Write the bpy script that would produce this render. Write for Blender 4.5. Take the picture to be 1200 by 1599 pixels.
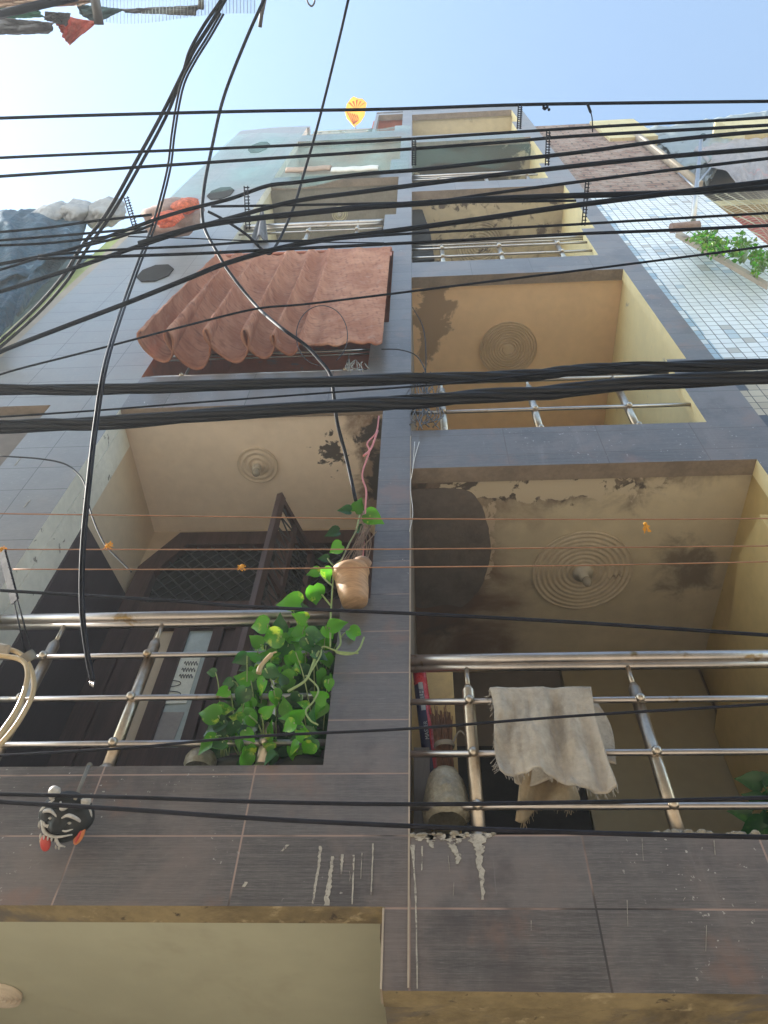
import bpy, bmesh, math, random
from mathutils import Vector, Matrix, noise
random.seed(7)
for o in list(bpy.data.objects): bpy.data.objects.remove(o)
S = bpy.context.scene
COL = S.collection
R = math.radians
# ------------------------------------------------------------------ camera
F_PX = 1200.0
EYE = Vector((0, 0, 1.6))
PITCH, YAW, ROLL = 0.95442117, 0.0938279, 0.05260422
_cp, _sp, _cy, _sy = math.cos(PITCH), math.sin(PITCH), math.cos(YAW), math.sin(YAW)
FW = Vector((-_sy*_cp, _cy*_cp, _sp)); _r = Vector((_cy, _sy, 0)); _u = _r.cross(FW)
RT = _r*math.cos(ROLL) + _u*math.sin(ROLL); UP = -_r*math.sin(ROLL) + _u*math.cos(ROLL)
cam = bpy.data.cameras.new('camera'); co = bpy.data.objects.new('camera', cam); COL.objects.link(co)
cam.sensor_fit = 'HORIZONTAL'; cam.sensor_width = 36.0; cam.lens = 36.0*F_PX/1200.0
cam.clip_start = 0.05; cam.clip_end = 2000
co.matrix_world = Matrix(((RT.x, UP.x, -FW.x, EYE.x), (RT.y, UP.y, -FW.y, EYE.y), (RT.z, UP.z, -FW.z, EYE.z), (0, 0, 0, 1)))
S.camera = co
# ------------------------------------------------------------------ sky, sun, exposure
SUN = Vector((-0.84, 0.04, 0.55)).normalized()
w = bpy.data.worlds.new("World"); S.world = w; w.use_nodes = True
wn = w.node_tree.nodes; wl = w.node_tree.links
bg = wn['Background']; sk = wn.new('ShaderNodeTexSky'); sk.sky_type = 'NISHITA'; sk.sun_disc = False
sk.sun_elevation = math.asin(SUN.z); sk.sun_rotation = math.atan2(SUN.x, SUN.y)
sk.air_density = 1.2; sk.dust_density = .6; sk.ozone_density = 1.0; sk.altitude = 200
tint = wn.new('ShaderNodeMix'); tint.data_type = 'RGBA'; tint.blend_type = 'MULTIPLY'; tint.inputs[0].default_value = 1; tint.inputs[7].default_value = (.97, 1.03, 1.0, 1)
hsv = wn.new('ShaderNodeHueSaturation'); hsv.inputs['Saturation'].default_value = .86
wl.new(sk.outputs[0], hsv.inputs['Color']); wl.new(hsv.outputs[0], tint.inputs[6]); wl.new(tint.outputs[2], bg.inputs[0]); bg.inputs[1].default_value = 0.15
sl = bpy.data.lights.new('sun', 'SUN'); sl.energy = 5.0; sl.angle = R(0.5); sl.color = (1, .95, .86)
so = bpy.data.objects.new('sun', sl); COL.objects.link(so); so.location = (-6, 2, 30)
so.rotation_euler = (-SUN).to_track_quat('-Z', 'Y').to_euler()
S.view_settings.view_transform = 'Standard'; S.view_settings.look = 'None'
S.view_settings.exposure = 1.55; S.view_settings.gamma = 1.0
S.render.engine = 'CYCLES'
S.cycles.max_bounces = 8; S.cycles.diffuse_bounces = 4; S.cycles.transparent_max_bounces = 12

def ray(u, v):
    return FW + RT*((u-600)/F_PX) - UP*((v-799.5)/F_PX)
def P(u, v, Y=2.5):                     # the point seen at (u, v) that stands on the upright plane y = Y
    d = ray(u, v); return EYE + d*(Y/d.y)
def PZ(u, v, z):
    d = ray(u, v); return EYE + d*((z-1.6)/d.z)
def PX(u, v, x):
    d = ray(u, v); return EYE + d*(x/d.x)
def depth(p): return (p-EYE).dot(FW)

# ------------------------------------------------------------------ materials
class NT:
    def __init__(s, name):
        s.m = bpy.data.materials.new(name); s.m.use_nodes = True
        s.t = s.m.node_tree; s.n = s.t.nodes; s.l = s.t.links; s.b = s.n['Principled BSDF']
        s.tc = s.n.new('ShaderNodeTexCoord').outputs['Object']
    def link(s, a, b): s.l.new(a, b)
    def val(s, sock, v):
        if hasattr(v, 'is_linked') or isinstance(v, bpy.types.NodeSocket): s.l.new(v, sock)
        else: sock.default_value = v
    def math(s, op, a, b=0.0, c=None, clamp=False):
        n = s.n.new('ShaderNodeMath'); n.operation = op; n.use_clamp = clamp
        s.val(n.inputs[0], a); s.val(n.inputs[1], b)
        if c is not None: s.val(n.inputs[2], c)
        return n.outputs[0]
    def noise(s, scale, detail=4, rough=.55, vec=None, stretch=None, dist=0):
        n = s.n.new('ShaderNodeTexNoise'); n.inputs['Scale'].default_value = scale
        n.inputs['Detail'].default_value = detail; n.inputs['Roughness'].default_value = rough
        n.inputs['Distortion'].default_value = dist
        v = vec or s.tc
        if stretch:
            mp = s.n.new('ShaderNodeMapping'); mp.inputs['Scale'].default_value = stretch
            s.l.new(v, mp.inputs[0]); v = mp.outputs[0]
        s.l.new(v, n.inputs['Vector']); return n.outputs['Fac']
    def mix(s, f, a, b, mode='MIX'):
        n = s.n.new('ShaderNodeMix'); n.data_type = 'RGBA'; n.blend_type = mode
        s.val(n.inputs[0], f); s.val(n.inputs[6], c4(a)); s.val(n.inputs[7], c4(b)); return n.outputs[2]
    def sep(s, v=None):
        n = s.n.new('ShaderNodeSeparateXYZ'); s.l.new(v or s.tc, n.inputs[0]); return n.outputs
    def comb(s, x, y, z=0.0):
        n = s.n.new('ShaderNodeCombineXYZ')
        for i, q in enumerate((x, y, z)): s.val(n.inputs[i], q)
        return n.outputs[0]
    def smooth(s, v, lo, hi):
        n = s.n.new('ShaderNodeMapRange'); n.interpolation_type = 'SMOOTHSTEP'
        s.val(n.inputs[0], v); n.inputs[1].default_value = lo; n.inputs[2].default_value = hi; return n.outputs[0]
    def bump(s, h, strength=.3, dist=.01, prev=None):
        n = s.n.new('ShaderNodeBump'); n.inputs['Strength'].default_value = strength; n.inputs['Distance'].default_value = dist
        s.val(n.inputs['Height'], h)
        if prev: s.l.new(prev, n.inputs['Normal'])
        return n.outputs[0]
def c4(c):
    if isinstance(c, (tuple, list)) and len(c) == 3: return (c[0], c[1], c[2], 1)
    return c
def mul(c, k): return tuple(min(1, x*k) for x in c)

def mat(name, col, rough=.6, metal=0.0, var=.2, vs=4, bump=.15, bs=60, bd=.004, stains=(), stretch=None, spec=None, alpha=None, trans=None, fleck=None):
    """plain procedural material: base colour with two noises of variation, bump, and stains with a place of their own"""
    t = NT(name)
    n1 = t.noise(vs, 5, .6, stretch=stretch); n2 = t.noise(vs*7, 4, .6, stretch=stretch)
    f = t.math('ADD', t.math('MULTIPLY', n1, .65), t.math('MULTIPLY', n2, .35))
    c = t.mix(t.smooth(f, .3, .7), mul(col, 1-var), mul(col, 1+var))
    for (sc, scale, thr, soft, reg) in stains:
        n = t.noise(scale, 8, .62, dist=.4)
        v = n
        if reg:
            (cx, cy, cz, rx, ry, rz) = reg; o = t.sep(); s2 = None
            for q, (cc, rr) in enumerate(((cx, rx), (cy, ry), (cz, rz))):
                if rr is None: continue
                d = t.math('DIVIDE', t.math('SUBTRACT', o[q], cc), rr); d = t.math('MULTIPLY', d, d)
                s2 = d if s2 is None else t.math('ADD', s2, d)
            fall = t.math('SUBTRACT', 1.0, t.math('SQRT', s2))
            fall = t.math('MAXIMUM', fall, -1.2)
            v = t.math('ADD', t.math('MULTIPLY', n, 1.0), t.math('MULTIPLY', fall, .45))
        c = t.mix(t.smooth(v, thr, thr+soft), c, sc)
    if fleck:
        fv = t.noise(fleck[1], 2, .5); c = t.mix(t.smooth(fv, fleck[2], fleck[2]+.04), c, fleck[0])
    t.val(t.b.inputs['Base Color'], c)
    t.b.inputs['Metallic'].default_value = metal
    rr = t.math('ADD', rough-.08, t.math('MULTIPLY', n2, .16)); t.val(t.b.inputs['Roughness'], rr)
    if spec is not None: t.b.inputs['Specular IOR Level'].default_value = spec
    if bump: t.link(t.bump(t.math('ADD', t.noise(bs, 5, .6, stretch=stretch), t.math('MULTIPLY', n1, .8)), bump, bd), t.b.inputs['Normal'])
    if alpha is not None: t.b.inputs['Alpha'].default_value = alpha
    if trans:
        out = t.n['Material Output']; tr = t.n.new('ShaderNodeBsdfTranslucent'); t.val(tr.inputs[0], c)
        ms = t.n.new('ShaderNodeMixShader'); ms.inputs[0].default_value = trans
        t.link(t.b.outputs[0], ms.inputs[1]); t.link(tr.outputs[0], ms.inputs[2]); t.link(ms.outputs[0], out.inputs[0])
    return t.m

def tile_mat(name='wood_grain_tile', k=1.0, add=0.0, grout=1.0):
    t = NT(name); o = t.sep()
    x = t.math('ADD', o[0], .083+.6*10); z = t.math('SUBTRACT', o[2], 3.157-.2575*12)
    b = t.n.new('ShaderNodeTexBrick'); b.offset = 0.0; b.squash = 1.0
    t.link(t.comb(x, z), b.inputs['Vector']); b.inputs['Scale'].default_value = 1
    b.inputs['Brick Width'].default_value = .6; b.inputs['Row Height'].default_value = .2575
    b.inputs['Mortar Size'].default_value = .0036; b.inputs['Mortar Smooth'].default_value = .15; b.inputs['Bias'].default_value = 0
    b.inputs['Color1'].default_value = (.066, .059, .061, 1); b.inputs['Color2'].default_value = (.125, .114, .116, 1)
    g = t.noise(1, 6, .7, stretch=(3.5, 3.5, 170)); g2 = t.noise(1, 4, .6, stretch=(22, 22, 460)); gv = t.noise(1, 3, .6, stretch=(300, 300, 14)); dirt = t.noise(1.7, 7, .65, dist=.5)
    c = t.mix(t.math('MULTIPLY', t.smooth(g, .38, .68), .65), b.outputs['Color'], (.165, .148, .146))
    c = t.mix(t.math('MULTIPLY', t.smooth(g2, .48, .72), .60), c, (.23, .21, .205))
    c = t.mix(t.math('MULTIPLY', t.smooth(gv, .5, .8), .25), c, (.20, .185, .18))
    c = t.mix(t.math('MULTIPLY', t.smooth(dirt, .44, .66), .55), c, (.21, .165, .15)); c = t.mix(t.math('MULTIPLY', t.smooth(t.noise(2.6, 6, .65), .50, .68), .55), c, (.055, .046, .05))
    for (sx, sz, lo, hi, kk, cc) in ((9, .9, .60, .78, .45, (.25, .235, .225)), (28, 1.6, .64, .76, .45, (.33, .32, .30)), (70, 3, .70, .78, .5, (.42, .40, .38))):
        st = t.noise(1, 4, .6, stretch=(sx, sx, sz)); gate = t.smooth(t.noise(2.3, 3), .45, .6)
        c = t.mix(t.math('MULTIPLY', t.math('MULTIPLY', t.smooth(st, lo, hi), kk), gate), c, cc)
    # rust coloured seepage beside the joints
    halo = t.math('MULTIPLY', t.smooth(b.outputs['Fac'], .0, 1), 1.0)
    rust = t.math('MULTIPLY', t.smooth(t.noise(3.1, 5, .6), .56, .72), .6)
    c = t.mix(rust, c, (.22, .125, .095))
    c = t.mix(halo, c, t.mix(t.math('MULTIPLY', t.smooth(t.noise(2.2, 3), .36, .52), t.math('SUBTRACT', 1.0, t.smooth(o[2], 3.3, 7.0))), (.040, .034, .033), (.32, .225, .19)))
    sp = t.noise(55, 3, .5); spm = t.math('MULTIPLY', t.smooth(sp, .68, .73), t.smooth(t.noise(1.1, 2), .48, .60))
    c = t.mix(spm, c, (.42, .40, .37))
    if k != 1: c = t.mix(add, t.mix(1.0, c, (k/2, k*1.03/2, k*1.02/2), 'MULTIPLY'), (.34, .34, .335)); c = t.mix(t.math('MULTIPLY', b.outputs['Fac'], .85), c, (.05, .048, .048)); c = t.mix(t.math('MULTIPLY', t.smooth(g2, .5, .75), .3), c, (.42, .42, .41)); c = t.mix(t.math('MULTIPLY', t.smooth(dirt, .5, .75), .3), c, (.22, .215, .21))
    t.val(t.b.inputs['Base Color'], c)
    rg = t.math('ADD', .18, t.math('MULTIPLY', t.math('ADD', g, dirt), .16)); t.val(t.b.inputs['Roughness'], rg)
    t.b.inputs['Specular IOR Level'].default_value = .55
    t.b.inputs['Sheen Weight'].default_value = .18; t.b.inputs['Sheen Roughness'].default_value = .45; t.b.inputs['Sheen Tint'].default_value = (.9, .92, .92, 1)
    h = t.math('ADD', t.math('MULTIPLY', t.math('SUBTRACT', 1, b.outputs['Fac']), 1.0), t.math('MULTIPLY', g, .18))
    t.link(t.bump(h, .35, .004), t.b.inputs['Normal'])
    return t.m

def small_tile_mat():
    t = NT('small_white_tile'); o = t.sep(); s = .092
    u = t.math('DIVIDE', o[0], s); v = t.math('DIVIDE', o[2], s)
    wv = t.noise(3, 2); u = t.math('ADD', u, t.math('MULTIPLY', wv, .12)); v = t.math('ADD', v, t.math('MULTIPLY', wv, .15))
    iu = t.math('FLOOR', u); iv = t.math('FLOOR', v); fu = t.math('FRACT', u); fv = t.math('FRACT', v)
    wn_ = t.n.new('ShaderNodeTexWhiteNoise'); wn_.noise_dimensions = '2D'; t.link(t.comb(iu, iv), wn_.inputs['Vector']); r = wn_.outputs['Value']
    wc = t.sep(wn_.outputs['Color'])
    c = t.mix(r, (.74, .76, .78), (.84, .85, .86))
    c = t.mix(t.math('MULTIPLY', t.math('GREATER_THAN', wc[0], .95), .7), c, (.38, .48, .56))
    c = t.mix(t.math('MULTIPLY', t.math('GREATER_THAN', wc[1], .975), .8), c, (.46, .42, .38))
    edge = t.math('LESS_THAN', o[0], 2.31)   # the border column of blue and dark tiles
    c = t.mix(t.math('MULTIPLY', edge, t.math('GREATER_THAN', wc[2], .35)), c, (.40, .52, .62))
    low = t.math('LESS_THAN', o[2], 6.98)
    lowc = t.mix(r, (.46, .37, .25), (.60, .50, .36)); lowc = t.mix(t.math('MULTIPLY', t.math('GREATER_THAN', wc[1], .8), edge), lowc, (.07, .07, .08))
    lowc = t.mix(t.math('GREATER_THAN', wc[2], .985), lowc, (.12, .11, .11))
    c = t.mix(low, c, lowc)
    c = t.mix(t.math('MULTIPLY', t.smooth(t.noise(1.3, 6, .7), .5, .75), .35), c, (.50, .47, .43))
    e = t.math('MAXIMUM', t.math('ABSOLUTE', t.math('SUBTRACT', fu, .5)), t.math('ABSOLUTE', t.math('SUBTRACT', fv, .5)))
    m = t.smooth(e, .452, .475); c = t.mix(m, c, (.13, .12, .12))
    t.val(t.b.inputs['Base Color'], c); t.val(t.b.inputs['Roughness'], t.math('ADD', .28, t.math('MULTIPLY', m, .5)))
    t.link(t.bump(t.math('ADD', t.math('SUBTRACT', 1, m), t.math('MULTIPLY', r, .5)), .5, .004), t.b.inputs['Normal'])
    return t.m

def brick_mat():
    t = NT('old_brick'); o = t.sep(); b = t.n.new('ShaderNodeTexBrick')
    wv = t.noise(6, 3); z = t.math('ADD', o[2], t.math('MULTIPLY', wv, .05))
    t.link(t.comb(t.math('ADD', o[0], 9), z), b.inputs['Vector']); b.inputs['Scale'].default_value = 1
    b.inputs['Brick Width'].default_value = .23; b.inputs['Row Height'].default_value = .12
    b.inputs['Mortar Size'].default_value = .016; b.inputs['Mortar Smooth'].default_value = .3
    b.inputs['Color1'].default_value = (.20, .10, .075, 1); b.inputs['Color2'].default_value = (.36, .24, .19, 1)
    b.inputs['Mortar'].default_value = (.09, .07, .06, 1)
    c = t.mix(t.smooth(t.noise(5, 6, .7), .4, .65), b.outputs['Color'], (.33, .25, .21))
    t.val(t.b.inputs['Base Color'], c); t.b.inputs['Roughness'].default_value = .85
    t.link(t.bump(t.math('ADD', t.math('SUBTRACT', 1, b.outputs['Fac']), t.noise(30, 4)), .8, .03), t.b.inputs['Normal'])
    return t.m

def rattan_mat():
    t = NT('woven_rust_fabric'); u = t.n.new('ShaderNodeUVMap').outputs[0]
    mp = t.n.new('ShaderNodeMapping'); mp.inputs['Scale'].default_value = (46, 52, 1); mp.inputs['Rotation'].default_value = (0, 0, .2); t.link(u, mp.inputs[0])
    vo = t.n.new('ShaderNodeTexVoronoi'); vo.feature = 'SMOOTH_F1'; vo.inputs['Scale'].default_value = 1; vo.inputs['Randomness'].default_value = .35; t.link(mp.outputs[0], vo.inputs['Vector'])
    h = t.math('SUBTRACT', 1, vo.outputs['Distance']); n = t.noise(2.5, 6, .65)
    c = t.mix(t.smooth(n, .35, .7), (.42, .165, .095), (.62, .31, .20))
    c = t.mix(t.smooth(h, .30, .62), (.26, .095, .06), c)
    c = t.mix(t.math('MULTIPLY', t.smooth(t.noise(7, 5, .7), .55, .75), .4), c, (.62, .42, .34))
    t.val(t.b.inputs['Base Color'], c); t.b.inputs['Roughness'].default_value = .85
    t.link(t.bump(h, .7, .012), t.b.inputs['Normal'])
    out = t.n['Material Output']; tr = t.n.new('ShaderNodeBsdfTranslucent'); t.val(tr.inputs[0], t.mix(1.0, c, (1, .6, .4), 'MULTIPLY'))
    ms = t.n.new('ShaderNodeMixShader'); ms.inputs[0].default_value = .2
    t.link(t.b.outputs[0], ms.inputs[1]); t.link(tr.outputs[0], ms.inputs[2]); t.link(ms.outputs[0], out.inputs[0])
    return t.m

def net_mat(name, col, cell=.05, thick=.12, base=.0, rough=.7, uv=False):
    """a real open mesh: threads are opaque, holes are holes; base adds a film between the threads"""
    t = NT(name); o = t.sep(t.n.new('ShaderNodeUVMap').outputs[0]) if uv else t.sep()
    a = t.math('ABSOLUTE', t.math('SUBTRACT', t.math('FRACT', t.math('DIVIDE', o[0], cell)), .5))
    b = t.math('ABSOLUTE', t.math('SUBTRACT', t.math('FRACT', t.math('DIVIDE', o[1 if uv else 2], cell)), .5))
    m = t.math('GREATER_THAN', t.math('MAXIMUM', a, b), .5-thick)
    al = t.math('MAXIMUM', m, t.math('MULTIPLY', t.noise(2, 4), base*2)) if thick else t.math('MULTIPLY', t.smooth(t.noise(1.2, 6, .65, stretch=(1, 1, .5)), .2, .8), base*2)
    t.b.inputs['Base Color'].default_value = c4(col); t.b.inputs['Roughness'].default_value = rough
    t.val(t.b.inputs['Alpha'], al); return t.m

def leaf_mat(name, c1, c2, trans=.45):
    t = NT(name); n = t.noise(14, 4, .6); n2 = t.noise(4, 2)
    c = t.mix(t.smooth(n2, .4, .62), c1, mul(c1, .55))
    c = t.mix(t.math('MULTIPLY', t.smooth(n, .58, .68), .85), c, c2)
    t.val(t.b.inputs['Base Color'], c); t.b.inputs['Roughness'].default_value = .26
    t.link(t.bump(t.noise(60, 3), .2, .003), t.b.inputs['Normal'])
    out = t.n['Material Output']; tr = t.n.new('ShaderNodeBsdfTranslucent'); t.val(tr.inputs[0], c)
    ms = t.n.new('ShaderNodeMixShader'); ms.inputs[0].default_value = trans
    t.link(t.b.outputs[0], ms.inputs[1]); t.link(tr.outputs[0], ms.inputs[2]); t.link(ms.outputs[0], out.inputs[0])
    return t.m

M = {}
M['tile'] = tile_mat(); M['tile_flare'] = tile_mat('flare_lit_plank_tile', 1.9, .42); M['small'] = small_tile_mat(); M['brick'] = brick_mat(); M['rattan'] = rattan_mat()  # left wall tile lightened; lens flare brightness is put into its colour
CR = (.46, .36, .23)
M['ceil_L1'] = mat('cream_ceiling', (.82, .71, .59), .75, var=.08, vs=1.5, stains=(((.30, .22, .17), 4, .58, .20, (-.36, 3.1, 6.5, .24, .9, None)), ((.075, .065, .06), 7, .68, .10, (-.33, 3.0, 6.5, .24, .7, None)), ((.10, .085, .075), 9, .80, .05, (-.70, 2.95, 6.5, .30, .35, None)), ((.58, .42, .31), 3, .62, .3, None), ((.5, .4, .3), 26, .70, .04, None)))
M['ceil_R1'] = mat('mouldy_ceiling', (.60, .52, .38), .8, var=.12, vs=1.5, stains=(
    ((.20, .125, .09), 1.8, .44, .40, (-.05, 3.4, 5.6, .72, 1.9, None)),
    ((.15, .115, .095), 5, .60, .26, (.15, 3.2, 5.6, .35, 1.3, None)),
    ((.21, .165, .13), 3.5, .54, .30, (.8, 2.62, 5.6, 1.4, .30, None)),
    ((.11, .09, .075), 9, .66, .12, (.6, 2.68, 5.6, 1.2, .17, None)),
    ((.58, .50, .38), 8, .66, .05, (.8, 2.70, 5.6, 1.0, .16, None)),
    ((.56, .46, .35), 7, .70, .04, (.40, 3.2, 5.6, .10, .6, None)),
    ((.25, .205, .155), 5, .62, .30, (1.72, 3.35, 5.6, .32, .5, None)),
    ((.22, .18, .14), 30, .71, .05, None)))
M['patch'] = mat('damp_plaster_patch', (.17, .145, .13), .85, var=.22, vs=3, bump=.5, bs=20, bd=.01, stains=(((.22, .17, .14), 7, .60, .2, None), ((.07, .06, .06), 3, .58, .2, None)))
M['ceil_R2'] = mat('tan_ceiling', (.84, .60, .38), .75, var=.08, vs=1.4, stains=(((.40, .28, .18), 3.8, .66, .07, (.12, 2.95, 9.2, .32, .7, None)), ((.25, .18, .12), 14, .72, .03, None)))
M['ceil_R3'] = mat('stained_ceiling', (.56, .48, .34), .8, var=.12, vs=1.8, stains=(((.30, .24, .17), 2.4, .50, .20, None), ((.13, .10, .08), 5, .56, .08, None)))
M['ceil_R4'] = mat('sooty_ceiling', (.48, .44, .32), .8, var=.15, vs=1.8, stains=(((.10, .09, .07), 3.5, .52, .12, (.9, 2.9, 16.3, 1.6, .9, None)),))
M['ceil_R5'] = mat('pale_ochre_ceiling', (.60, .52, .35), .8, var=.10, vs=1.5, stains=(((.25, .20, .12), 4, .6, .2, None),))
M['ceil_L3'] = mat('greenish_cream_ceiling', (.58, .54, .40), .8, var=.10, vs=1.5, stains=(((.30, .25, .17), 4, .62, .1, None),))
M['ceil_L4'] = mat('grey_ceiling', (.50, .47, .44), .8, var=.08, vs=1.5, stains=(((.25, .22, .2), 4, .62, .2, None),))
M['ceil_L5'] = mat('brick_red_ceiling', (.46, .14, .07), .8, var=.15)
M['ceil_L0'] = mat('olive_cream_ceiling', (.50, .50, .38), .75, var=.07, vs=1.2, stains=(((.16, .14, .10), 34, .70, .04, None), ((.40, .38, .28), 2.4, .52, .3, None), ((.07, .055, .04), 12, .60, .1, (-1, 2.58, 2.9, None, .07, None))))
M['soffit'] = mat('stained_beam_underside', (.28, .22, .12), .85, var=.3, vs=4, stains=(((.13, .10, .06), 3.2, .46, .22, None), ((.48, .39, .24), 9, .58, .12, None), ((.07, .055, .04), 14, .60, .1, None), ((.16, .14, .12), 2.2, .50, .12, None)), bump=.5, bs=25, bd=.01)
M['under'] = mat('dirty_lintel_underside', (.24, .19, .15), .85, var=.25, vs=5)
M['yellow'] = mat('yellow_wall_paint', (.84, .72, .42), .6, var=.08, vs=1.6, stains=(((.46, .42, .33), 7, .64, .06, None), ((.25, .2, .12), 22, .72, .04, None)))
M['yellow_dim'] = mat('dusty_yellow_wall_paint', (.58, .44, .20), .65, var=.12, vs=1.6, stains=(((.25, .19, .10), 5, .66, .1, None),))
M['jamb_white'] = mat('chipped_white_plaster', (.68, .66, .58), .75, var=.12, vs=3, stains=(((.24, .22, .19), 9, .63, .03, None),), bump=.5, bs=25, bd=.01)
M['cream'] = mat('cream_wall', (.62, .50, .36), .75, var=.08, vs=1.5, stains=(((.30, .23, .16), 5, .66, .1, None),))
M['darkpanel'] = mat('dark_wood_panel', (.055, .040, .046), .45, spec=.3, var=.3, vs=3, stretch=(2, 2, .25), bump=.2, bs=80)
M['door'] = mat('dark_brown_door_wood', (.075, .042, .036), .45, spec=.3, var=.35, vs=3, stretch=(5, 5, .4), bump=.3, bs=60)
M['interior'] = mat('dark_interior', (.04, .036, .034), .9, spec=.1)
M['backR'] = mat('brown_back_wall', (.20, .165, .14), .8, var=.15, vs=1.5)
M['panel_olive'] = mat('olive_board', (.34, .285, .18), .7, var=.08, vs=2, stains=(((.10, .08, .05), 30, .75, .02, None),))
M['slab'] = mat('floor_slab_concrete', (.25, .23, .2), .8)
M['redbrown'] = mat('red_oxide_paint', (.46, .17, .11), .6, var=.15, vs=4, stains=(((.28, .22, .19), 3, .58, .1, None),))
M['rose'] = mat('painted_plaster_moulding', (.70, .60, .48), .7, var=.1, stains=(((.2, .15, .1), 9, .66, .1, None),))
M['roseR'] = mat('grimy_plaster_moulding', (.60, .51, .38), .7, var=.15, stains=(((.12, .09, .07), 6, .6, .15, None),))
M['roseR2'] = mat('tan_plaster_moulding', (.64, .48, .32), .7, var=.08, stains=(((.25, .18, .11), 9, .7, .1, None),))
M['steel'] = mat('stainless_steel', (.46, .42, .40), .34, 1.0, var=.12, vs=8, bump=.05, stains=(((.26, .18, .08), 7, .60, .12, None),))
M['steel_dirty'] = mat('rusty_stainless_steel', (.50, .44, .37), .36, 1.0, var=.2, vs=8, bump=.08, stains=(((.36, .22, .09), 5, .50, .30, None),))
M['wirem'] = mat('dark_wire', (.03, .03, .035), .7, 0, bump=0, spec=.2)
M['iron'] = mat('painted_iron', (.10, .09, .09), .45, .3, var=.2)
M['cable'] = mat('black_cable_sheath', (.006, .008, .015), .55, 0, var=.5, vs=9, bump=.15, bs=120, spec=.14)
M['cable_grey'] = mat('dusty_cable_sheath', (.012, .013, .022), .6, 0, var=.5, vs=7, bump=.15, bs=120, spec=.2)
M['twist'] = mat('twisted_cable_sheath', (.008, .010, .017), .42, 0, var=.6, vs=18, bump=.4, bs=70, spec=.35, stretch=(.3, 2, 2))
M['copper'] = mat('rusted_wire', (.36, .19, .11), .5, .4, var=.2)
M['white'] = mat('off_white_plastic', (.62, .60, .56), .5, var=.1)
M['bulb'] = mat('bulb_glass', (.36, .33, .28), .2, var=.05, bump=0)
M['drip'] = mat('dried_paint_splash', (.40, .37, .32), .7, var=.3, vs=14, stains=(((.16, .14, .135), 45, .52, .12, None),))
M['grout'] = mat('pale_edge_strip', (.40, .33, .26), .7, var=.15, vs=8)
M['mortar'] = mat('crumbling_mortar', (.28, .26, .22), .9, var=.25, vs=12, bump=.8, bs=40, bd=.02)
M['glass'] = mat('frosted_door_glass', (.46, .54, .54), .12, var=.15, vs=5)
M['lattice'] = mat('dark_lattice_iron', (.05, .045, .045), .7, 0, bump=0)
M['paper'] = mat('crinkled_notice_paper', (.88, .90, .80), .5, var=.12, vs=9, bump=.5, bs=30)
M['paper2'] = mat('grey_film', (.34, .31, .30), .4, var=.15, vs=9)
M['ink'] = mat('ink', (.02, .02, .03), .5, bump=0)
M['towel'] = mat('dusty_grey_towel', (.40, .355, .30), .95, var=.28, vs=5, bump=.8, bs=90, bd=.006)
M['rag'] = mat('tan_rag', (.40, .31, .20), .95, var=.2, vs=6, bump=.6, bs=120)
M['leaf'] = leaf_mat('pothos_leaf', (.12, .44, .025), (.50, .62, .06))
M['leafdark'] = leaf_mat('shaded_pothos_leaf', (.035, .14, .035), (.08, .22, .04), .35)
M['stem'] = mat('pale_green_vine', (.26, .34, .13), .5, bump=0)
M['dryroot'] = mat('dry_roots', (.30, .20, .14), .8)
M['terracotta'] = mat('weathered_clay_pot', (.42, .26, .15), .6, var=.35, vs=9, stretch=(.5, .5, 6), stains=(((.12, .10, .08), 6, .63, .1, None),))
M['darkpot'] = mat('dark_plastic_pot', (.05, .055, .05), .5, var=.3)
M['red'] = mat('red_tube_plastic', (.45, .035, .05), .28, var=.1)
M['navy'] = mat('navy_label_print', (.018, .022, .07), .4, var=.2)
M['silver'] = mat('silver_label', (.32, .36, .40), .4)
M['twig'] = mat('broom_twigs', (.20, .10, .06), .8, var=.4, vs=30)
M['bag'] = mat('cloudy_plastic_jar', (.34, .31, .24), .25, var=.35, vs=9, bump=.9, bs=12, bd=.02, trans=.3)
M['board'] = mat('ochre_board', (.52, .35, .13), .6, var=.18, vs=3, stains=(((.26, .16, .07), 7, .6, .1, None),))
M['greywood'] = mat('grey_weathered_wood', (.14, .125, .115), .8, stretch=(5, 5, .5))
M['maskblack'] = mat('black_glazed_mask', (.012, .014, .016), .42, spec=.3, var=.3, vs=20, bump=.2, bs=30)
M['maskwhite'] = mat('white_mask_paint', (.46, .44, .42), .5, var=.3, vs=20)
M['maskred'] = mat('red_mask_paint', (.45, .05, .04), .45, var=.15)
M['maskorange'] = mat('orange_mask_paint', (.60, .20, .07), .5, var=.3, vs=30)
M['string'] = mat('twine', (.22, .20, .17), .8, bump=0)
M['hose'] = mat('tan_hose', (.50, .37, .20), .35, var=.15, vs=8, bump=.05)
M['tarp'] = mat('blue_tarpaulin', (.010, .038, .062), .6, var=.6, vs=4, bump=1.0, bs=9, bd=.05, stains=(((.10, .16, .20), 4, .62, .05, None),))
M['rags_white'] = mat('pale_sacking', (.30, .30, .31), .8, var=.2, vs=4, bump=.8, bs=10, bd=.03)
M['lime'] = mat('yellow_green_wall_paint', (.36, .42, .17), .7, var=.15, stains=(((.15, .16, .1), 8, .66, .04, None),))
M['beige'] = mat('beige_plaster', (.40, .33, .26), .75, var=.1)
M['greennet'] = net_mat('green_shade_net', (.26, .52, .50), .05, 0, .20)
M['greennet2'] = net_mat('worn_green_shade_net', (.14, .36, .30), .05, 0, .09)
M['birdnet'] = net_mat('fine_bird_net', (.35, .38, .36), .022, .07, 0, uv=True)
M['tannet'] = net_mat('tan_safety_net', (.40, .36, .24), .10, .07, 0)
M['cloth_grey'] = mat('grey_laundry', (.14, .14, .155), .9, var=.25, vs=6, bump=.5, bs=20, trans=.15)
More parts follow.
